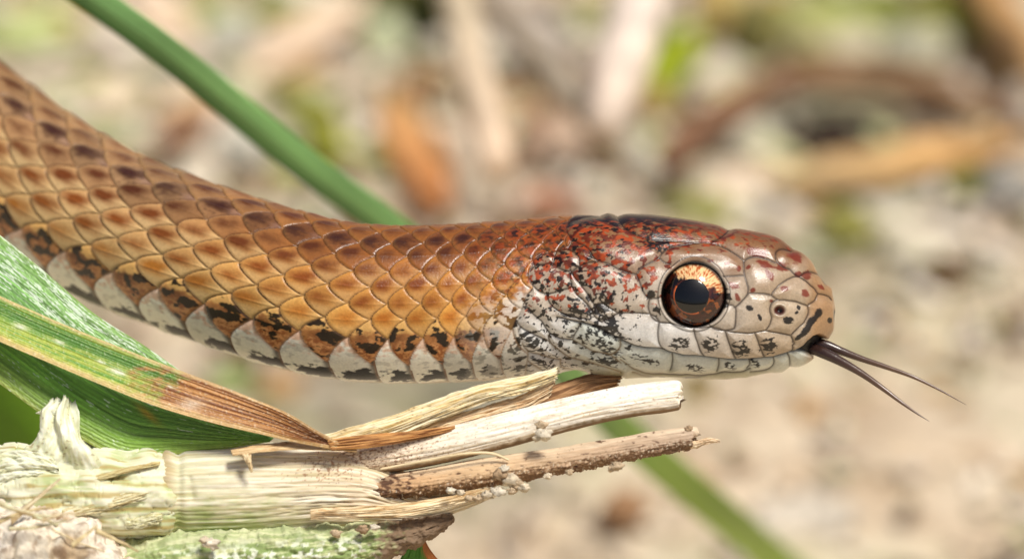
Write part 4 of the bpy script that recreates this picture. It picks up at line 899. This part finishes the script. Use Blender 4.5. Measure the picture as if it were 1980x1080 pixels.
def dead_leaf(name, pts, colour, label, cat='dead leaf', group=None, c2=None, lift=0.15, curl=0.25):
    """curled leaf lying on the ground along a line of pixels; pts: px, py, half width px"""
    colour = rgb(*colour)
    q = np.linspace(0, 1, 40); p = smooth_line(pts, q)
    C = np.array([G(x, y, lift) for x, y, r in p]); T = unit(np.gradient(C, axis=0))
    side = unit(np.cross(T, (0, 0, 1)))
    s = np.array([(DIST + gdepth(y)) / DIST / K for y in p[:, 1]])
    v = np.linspace(-1, 1, 15); U, Vv = np.meshgrid(q, v, indexing='ij')
    hw = p[:, 2] * s * (0.25 + 0.75 * np.sin(np.clip(q * 1.02, 0, 1) * math.pi) ** 0.6)
    o_ = RNG.random() * 60
    X = C[:, None] + side[:, None] * (Vv * hw[:, None])[..., None]
    X[..., 2] += curl * hw[:, None] * Vv ** 2 + 0.22 * hw[:, None] * fbm(U * 4 + o_, Vv * 2, 0, 3, 2)
    n = normals(X, False); n = n * np.sign(n[..., 2:].mean())
    W = np.concatenate([X + n * 0.012, (X - n * 0.012)[:, ::-1]], 1)
    f = fbm(U * 5 + o_, Vv * 4, 0, 8, 3)
    c = np.clip(mix(np.broadcast_to(rgb(*colour), U.shape + (3,)), np.broadcast_to(rgb(*(colour if c2 is None else c2)), U.shape + (3,)), U) * (1 + 0.28 * f)[..., None], 2, 250)
    return tag(link(name, grid_mesh(name, W, lin(np.concatenate([c, c[:, ::-1]], 1))), M_BACK), label, cat, group)

# stems
stalk('straw_stalk', [(868, -80, 34), (885, 0, 36), (905, 90, 36), (930, 190, 38), (950, 270, 38), (962, 325, 32)], (206, 190, 158), 'pale straw stalk with a blunt end beside the orange dead leaf', 'stalk', c2=(224, 196, 166), lift=2.7)
stalk('twig', [(900, -60, 24), (960, 10, 26), (1050, 110, 27), (1130, 210, 30), (1200, 280, 34), (1262, 338, 26)], (166, 150, 132), 'grey-brown twig slanting between the two pale stalks', 'twig', c2=(172, 164, 146), lift=2.5)
stalk('straw_stalk', [(1268, -90, 50), (1240, 0, 54), (1212, 90, 56), (1190, 170, 52), (1166, 250, 34)], (236, 220, 206), 'thick whitish straw stalk leaning beside the lime green leaf', 'stalk', c2=(212, 192, 172), lift=2.7)
stalk('straw_stalk', [(940, -10, 20), (1000, 30, 24), (1060, 60, 26), (1115, 95, 22)], (206, 192, 176), 'short pale straw piece lying across the grey twig', 'stalk', lift=0.2)
stalk('dry_stem', [(1285, 312, 30), (1345, 255, 32), (1430, 200, 34), (1530, 155, 34), (1640, 148, 30), (1760, 165, 32), (1880, 200, 26), (1960, 236, 18)], (128, 92, 68), 'brown dry stem arching over the dark hollow', 'stem', c2=(150, 118, 84), lift=0.25)
stalk('dry_stem', [(1850, -110, 34), (1900, -30, 36), (1960, 50, 38), (2030, 150, 36)], (212, 160, 98), 'tan dry stem crossing the corner above the golden leaf', 'stem', c2=(190, 150, 104), lift=0.4)
# leaves
dead_leaf('dead_leaf', [(1470, 352, 40), (1600, 340, 62), (1720, 330, 66), (1850, 300, 66), (1990, 268, 60)], (206, 178, 132), 'long golden-tan dead leaf below the brown arching stem', c2=(204, 152, 90))
dead_leaf('dead_leaf', [(752, 165, 20), (775, 230, 44), (805, 300, 48), (835, 360, 46), (862, 412, 26)], (202, 160, 106), 'orange-brown dead leaf beside the pale straw stalk', c2=(186, 116, 64))
dead_leaf('dead_leaf', [(770, 190, 20), (820, 165, 40), (880, 150, 24)], (136, 92, 54), 'small dark brown dead leaf at the top of the orange one')
dead_leaf('dead_leaf', [(1000, 402, 20), (1060, 392, 40), (1130, 404, 24)], (168, 104, 74), 'reddish-brown dead leaf just above the back of the snake')
dead_leaf('dead_leaf', [(1000, 300, 18), (1040, 250, 40), (1075, 190, 20)], (142, 112, 88), 'greyish-brown dead leaf under the slanting twig')
dead_leaf('dead_leaf', [(300, 285, 16), (360, 252, 30), (425, 225, 16)], (146, 98, 66), 'reddish-brown leaf fragment by the white pebbles behind the snake')
dead_leaf('green_leaf', [(1272, 190, 26), (1300, 120, 46), (1345, 50, 30)], (150, 162, 24), 'lime green leaf beside the thick whitish stalk', 'leaf')
dead_leaf('green_leaf', [(1255, 180, 16), (1275, 100, 30), (1290, 20, 20)], (88, 92, 48), 'dark olive leaf between the whitish stalk and the lime leaf', 'leaf')
dead_leaf('green_leaf', [(440, 45, 20), (510, 30, 44), (590, 0, 26)], (128, 128, 40), 'olive leaf lying across the pinkish straw litter', 'leaf')
dead_leaf('green_leaf', [(530, 190, 22), (600, 215, 44), (660, 280, 24)], (136, 134, 50), 'olive green leaf beside the slanting grass blade', 'leaf')
dead_leaf('green_leaf', [(600, 300, 16), (650, 290, 26), (705, 296, 14)], (158, 160, 36), 'yellow-green leaf scrap beside the olive green leaf', 'leaf')
dead_leaf('green_leaf', [(530, 318, 14), (560, 338, 26), (590, 350, 14)], (146, 158, 30), 'yellow-green leaf scrap below the slanting grass blade', 'leaf')
dead_leaf('green_leaf', [(160, 160, 12), (182, 150, 24), (204, 140, 10)], (140, 158, 12), 'tiny lime leaf scrap alone on the pale moss', 'leaf')
dead_leaf('straw_scrap', [(250, -20, 30), (310, 35, 48), (385, 95, 24)], (240, 208, 176), 'pinkish straw scrap behind the upper end of the grass blade', 'straw')
dead_leaf('straw_scrap', [(720, -20, 26), (640, 45, 48), (560, 100, 46), (470, 165, 24)], (238, 208, 176), 'long pinkish straw scrap between the grass blade and the dark moss', 'straw')
dead_leaf('straw_scrap', [(300, 215, 20), (360, 205, 40), (430, 190, 24)], (226, 192, 150), 'tan straw scrap under the reddish leaf fragment', 'straw')
dead_leaf('straw_scrap', [(1060, 300, 24), (1110, 260, 46), (1160, 240, 24)], (200, 172, 146), 'pinkish-tan straw scrap in the angle below the twig', 'straw')
# moss and stones
for a in [(770, 40, 60, 52, (86, 84, 40), 'dark olive moss cushion left of the straw stalk'), (835, 62, 42, 60, (44, 46, 20), 'nearly black moss cushion touching the straw stalk'), (390, 52, 52, 34, (142, 146, 84), 'dull olive moss cushion beside the olive leaf'),
          (60, 95, 80, 46, (184, 190, 138), 'pale green moss cushion above the coil of the snake'), (1370, 410, 62, 26, (138, 136, 78), 'olive moss cushion just above the snout of the snake'), (1615, 40, 110, 34, (150, 156, 92), 'broad green moss cushion above the pale stones'),
          (1880, 372, 44, 26, (124, 124, 52), 'green moss cushion below the golden-tan leaf'), (1720, 20, 90, 26, (108, 106, 56), 'dark green moss cushion behind the broad moss cushion'), (1640, 455, 52, 34, (142, 138, 82), 'olive moss cushion beside the white stone'),
          (1345, 775, 22, 34, (128, 112, 52), 'small olive moss cushion below the chin of the snake'), (440, 745, 40, 22, (150, 160, 112), 'grey-green moss cushion showing below the belly of the snake'), (1850, 60, 70, 46, (132, 132, 70), 'olive moss cushion beside the tan dry stem'),
          (1470, 90, 44, 50, (128, 122, 80), 'grey-olive moss cushion behind the brown arching stem'), (560, 200, 34, 26, (122, 120, 70), 'small dull moss cushion touching the olive green leaf'), (1160, 20, 60, 26, (140, 134, 88), 'khaki moss cushion between twig and whitish stalk')]:
    lump('moss_cushion', a[0], a[1], a[2], a[3], a[4], a[5], 'moss', 'moss cushions on the ground', 0.5)
for a in [(480, 305, 46, 42, (214, 210, 196), 'whitish pebble beside the slanting grass blade'), (445, 85, 52, 34, (198, 196, 182), 'light grey pebble between the pinkish straw scraps'), (1700, 432, 52, 28, (228, 218, 200), 'white stone lying right of the snout'),
          (1750, 482, 44, 24, (206, 198, 176), 'cream stone beside the dark brown clod'), (1630, 92, 62, 32, (188, 180, 156), 'pale grey stone in the broad green moss'), (1772, 104, 62, 34, (190, 186, 164), 'pale stone beside the olive moss by the tan stem'),
          (1440, 282, 54, 36, (204, 198, 180), 'pale stone under the brown arching stem'), (1390, 355, 72, 30, (208, 190, 168), 'flat beige stone above the head of the snake'), (1812, 250, 64, 34, (178, 164, 142), 'grey-beige stone above the golden-tan leaf'),
          (1950, 392, 54, 42, (142, 138, 130), 'blue-grey stone under the end of the golden-tan leaf'), (925, 392, 40, 34, (194, 180, 160), 'beige pebble at the blunt end of the straw stalk'), (1392, 62, 46, 60, (196, 174, 120), 'khaki stone beside the lime green leaf'),
          (1268, 218, 30, 28, (190, 168, 118), 'small khaki stone below the lime green leaf'), (1650, 215, 70, 26, (172, 162, 134), 'flat greenish-grey stone inside the arch of the brown stem'), (620, 790, 40, 22, (190, 180, 160), 'grey pebble showing between snake and stalk'),
          (1560, 95, 46, 40, (176, 170, 130), 'pale khaki stone at the edge of the broad moss'), (215, 215, 60, 40, (222, 206, 180), 'cream stone above the coil of the snake'), (740, 110, 40, 46, (196, 200, 168), 'pale greenish stone below the dark olive moss'), (1560, 1000, 80, 34, (206, 196, 180), 'flat pale stone beside the foot of the grass blade')]:
    lump('pebble', a[0], a[1], a[2], a[3], a[4], a[5], 'stone', 'stones on the ground', 0.25)
for a in [(1830, 538, 46, 26, (88, 68, 44), 'dark brown soil clod beside the cream stone'), (1605, 272, 66, 34, (52, 42, 34), 'black-brown lump added for the dark hollow under the arching stem'), (1203, 1000, 40, 30, (142, 114, 88), 'brown soil clod below the snapped stems'), (1195, 322, 46, 14, (92, 68, 46), 'dark brown soil clod at the tip of the twig'),  # the black-brown lump is added to darken a hollow, the others are clods
          (385, 258, 26, 22, (122, 80, 54), 'dark brown soil crumb on the reddish leaf fragment'), (470, 722, 26, 32, (88, 66, 48), 'dark brown soil clod showing below the belly of the snake'), (545, 762, 34, 24, (188, 154, 112), 'orange-tan soil clod showing above the narrow leaf'), (1245, 215, 22, 30, (120, 88, 60), 'brown soil clod at the foot of the whitish stalk'),
          (130, 92, 24, 38, (180, 152, 84), 'ochre soil crumb on the pale moss'), (40, 14, 20, 28, (178, 150, 90), 'ochre soil crumb behind the pale moss'), (1940, 150, 50, 60, (168, 146, 112), 'tan soil clod below the tan dry stem'), (985, 345, 40, 30, (140, 120, 100), 'grey-brown soil clod beside the straw stalk tip')]:
    lump('soil_crumb', a[0], a[1], a[2], a[3], a[4], a[5], 'soil clod', 'soil clods on the ground', 0.4)

# loose grit and shreds too small to count
def build_grit():
    n = 5200; rng = np.random.default_rng(4)
    px = rng.uniform(-500, 2500, n); py = -250 + 1600 * rng.random(n) ** 1.3
    d = np.array([gdepth(y) for y in py]); C = P(px, py, d)
    C[:, 2] += 0.16 * fbm(C[:, 0] * 0.35, C[:, 1] * 0.35, 0, 3, 2)
    up = sst(760, 250, py)
    size = (0.03 + 0.12 * rng.random(n) ** 3) * (0.6 + 0.9 * up)
    pal = lin(np.array([(236, 224, 204), (222, 202, 176), (190, 192, 140), (148, 116, 86), (214, 200, 182), (196, 196, 160), (120, 118, 58), (190, 150, 100), (96, 74, 54)]))
    pr = np.array([.22, .2, .1, .09, .14, .1, .05, .06, .04]); pick = rng.choice(len(pal), n, p=pr / pr.sum())
    base = np.array([(1, 0, 0), (-1, 0, 0), (0, 1, 0), (0, -1, 0), (0, 0, 1), (0, 0, -.6)], float)
    tri = np.array([(0, 2, 4), (2, 1, 4), (1, 3, 4), (3, 0, 4), (2, 0, 5), (1, 2, 5), (3, 1, 5), (0, 3, 5)])
    a = rng.uniform(0, 2 * math.pi, n); st = 1 + 2.2 * rng.random(n) ** 2
    V = base[None] * (0.7 + 0.6 * rng.random((n, 6, 1))) * np.stack([size * st, size, size * 0.55], -1)[:, None]
    x = V[..., 0] * np.cos(a)[:, None] - V[..., 1] * np.sin(a)[:, None]; y = V[..., 0] * np.sin(a)[:, None] + V[..., 1] * np.cos(a)[:, None]
    V = np.stack([x, y, V[..., 2]], -1) + C[:, None]
    F = (tri[None] + 6 * np.arange(n)[:, None, None]).reshape(-1, 3)
    me = bpy.data.meshes.new('ground_grit'); me.vertices.add(n * 6); me.vertices.foreach_set('co', V.astype(np.float32).ravel())
    me.loops.add(F.size); me.loops.foreach_set('vertex_index', F.astype(np.int32).ravel()); me.polygons.add(len(F)); me.polygons.foreach_set('loop_start', (np.arange(len(F)) * 3).astype(np.int32)); me.update(calc_edges=True)
    at = me.color_attributes.new('Col', 'FLOAT_COLOR', 'POINT'); c4 = np.ones((n, 6, 4), np.float32); c4[..., :3] = (pal[pick] * rng.uniform(.8, 1.15, (n, 1)))[:, None]
    at.data.foreach_set('color', c4.ravel())
    o = link('ground_grit', me, M_BACK); o['kind'] = 'stuff'; tag(o, 'loose pale grit and plant shreds scattered over the ground', 'grit')
build_grit()
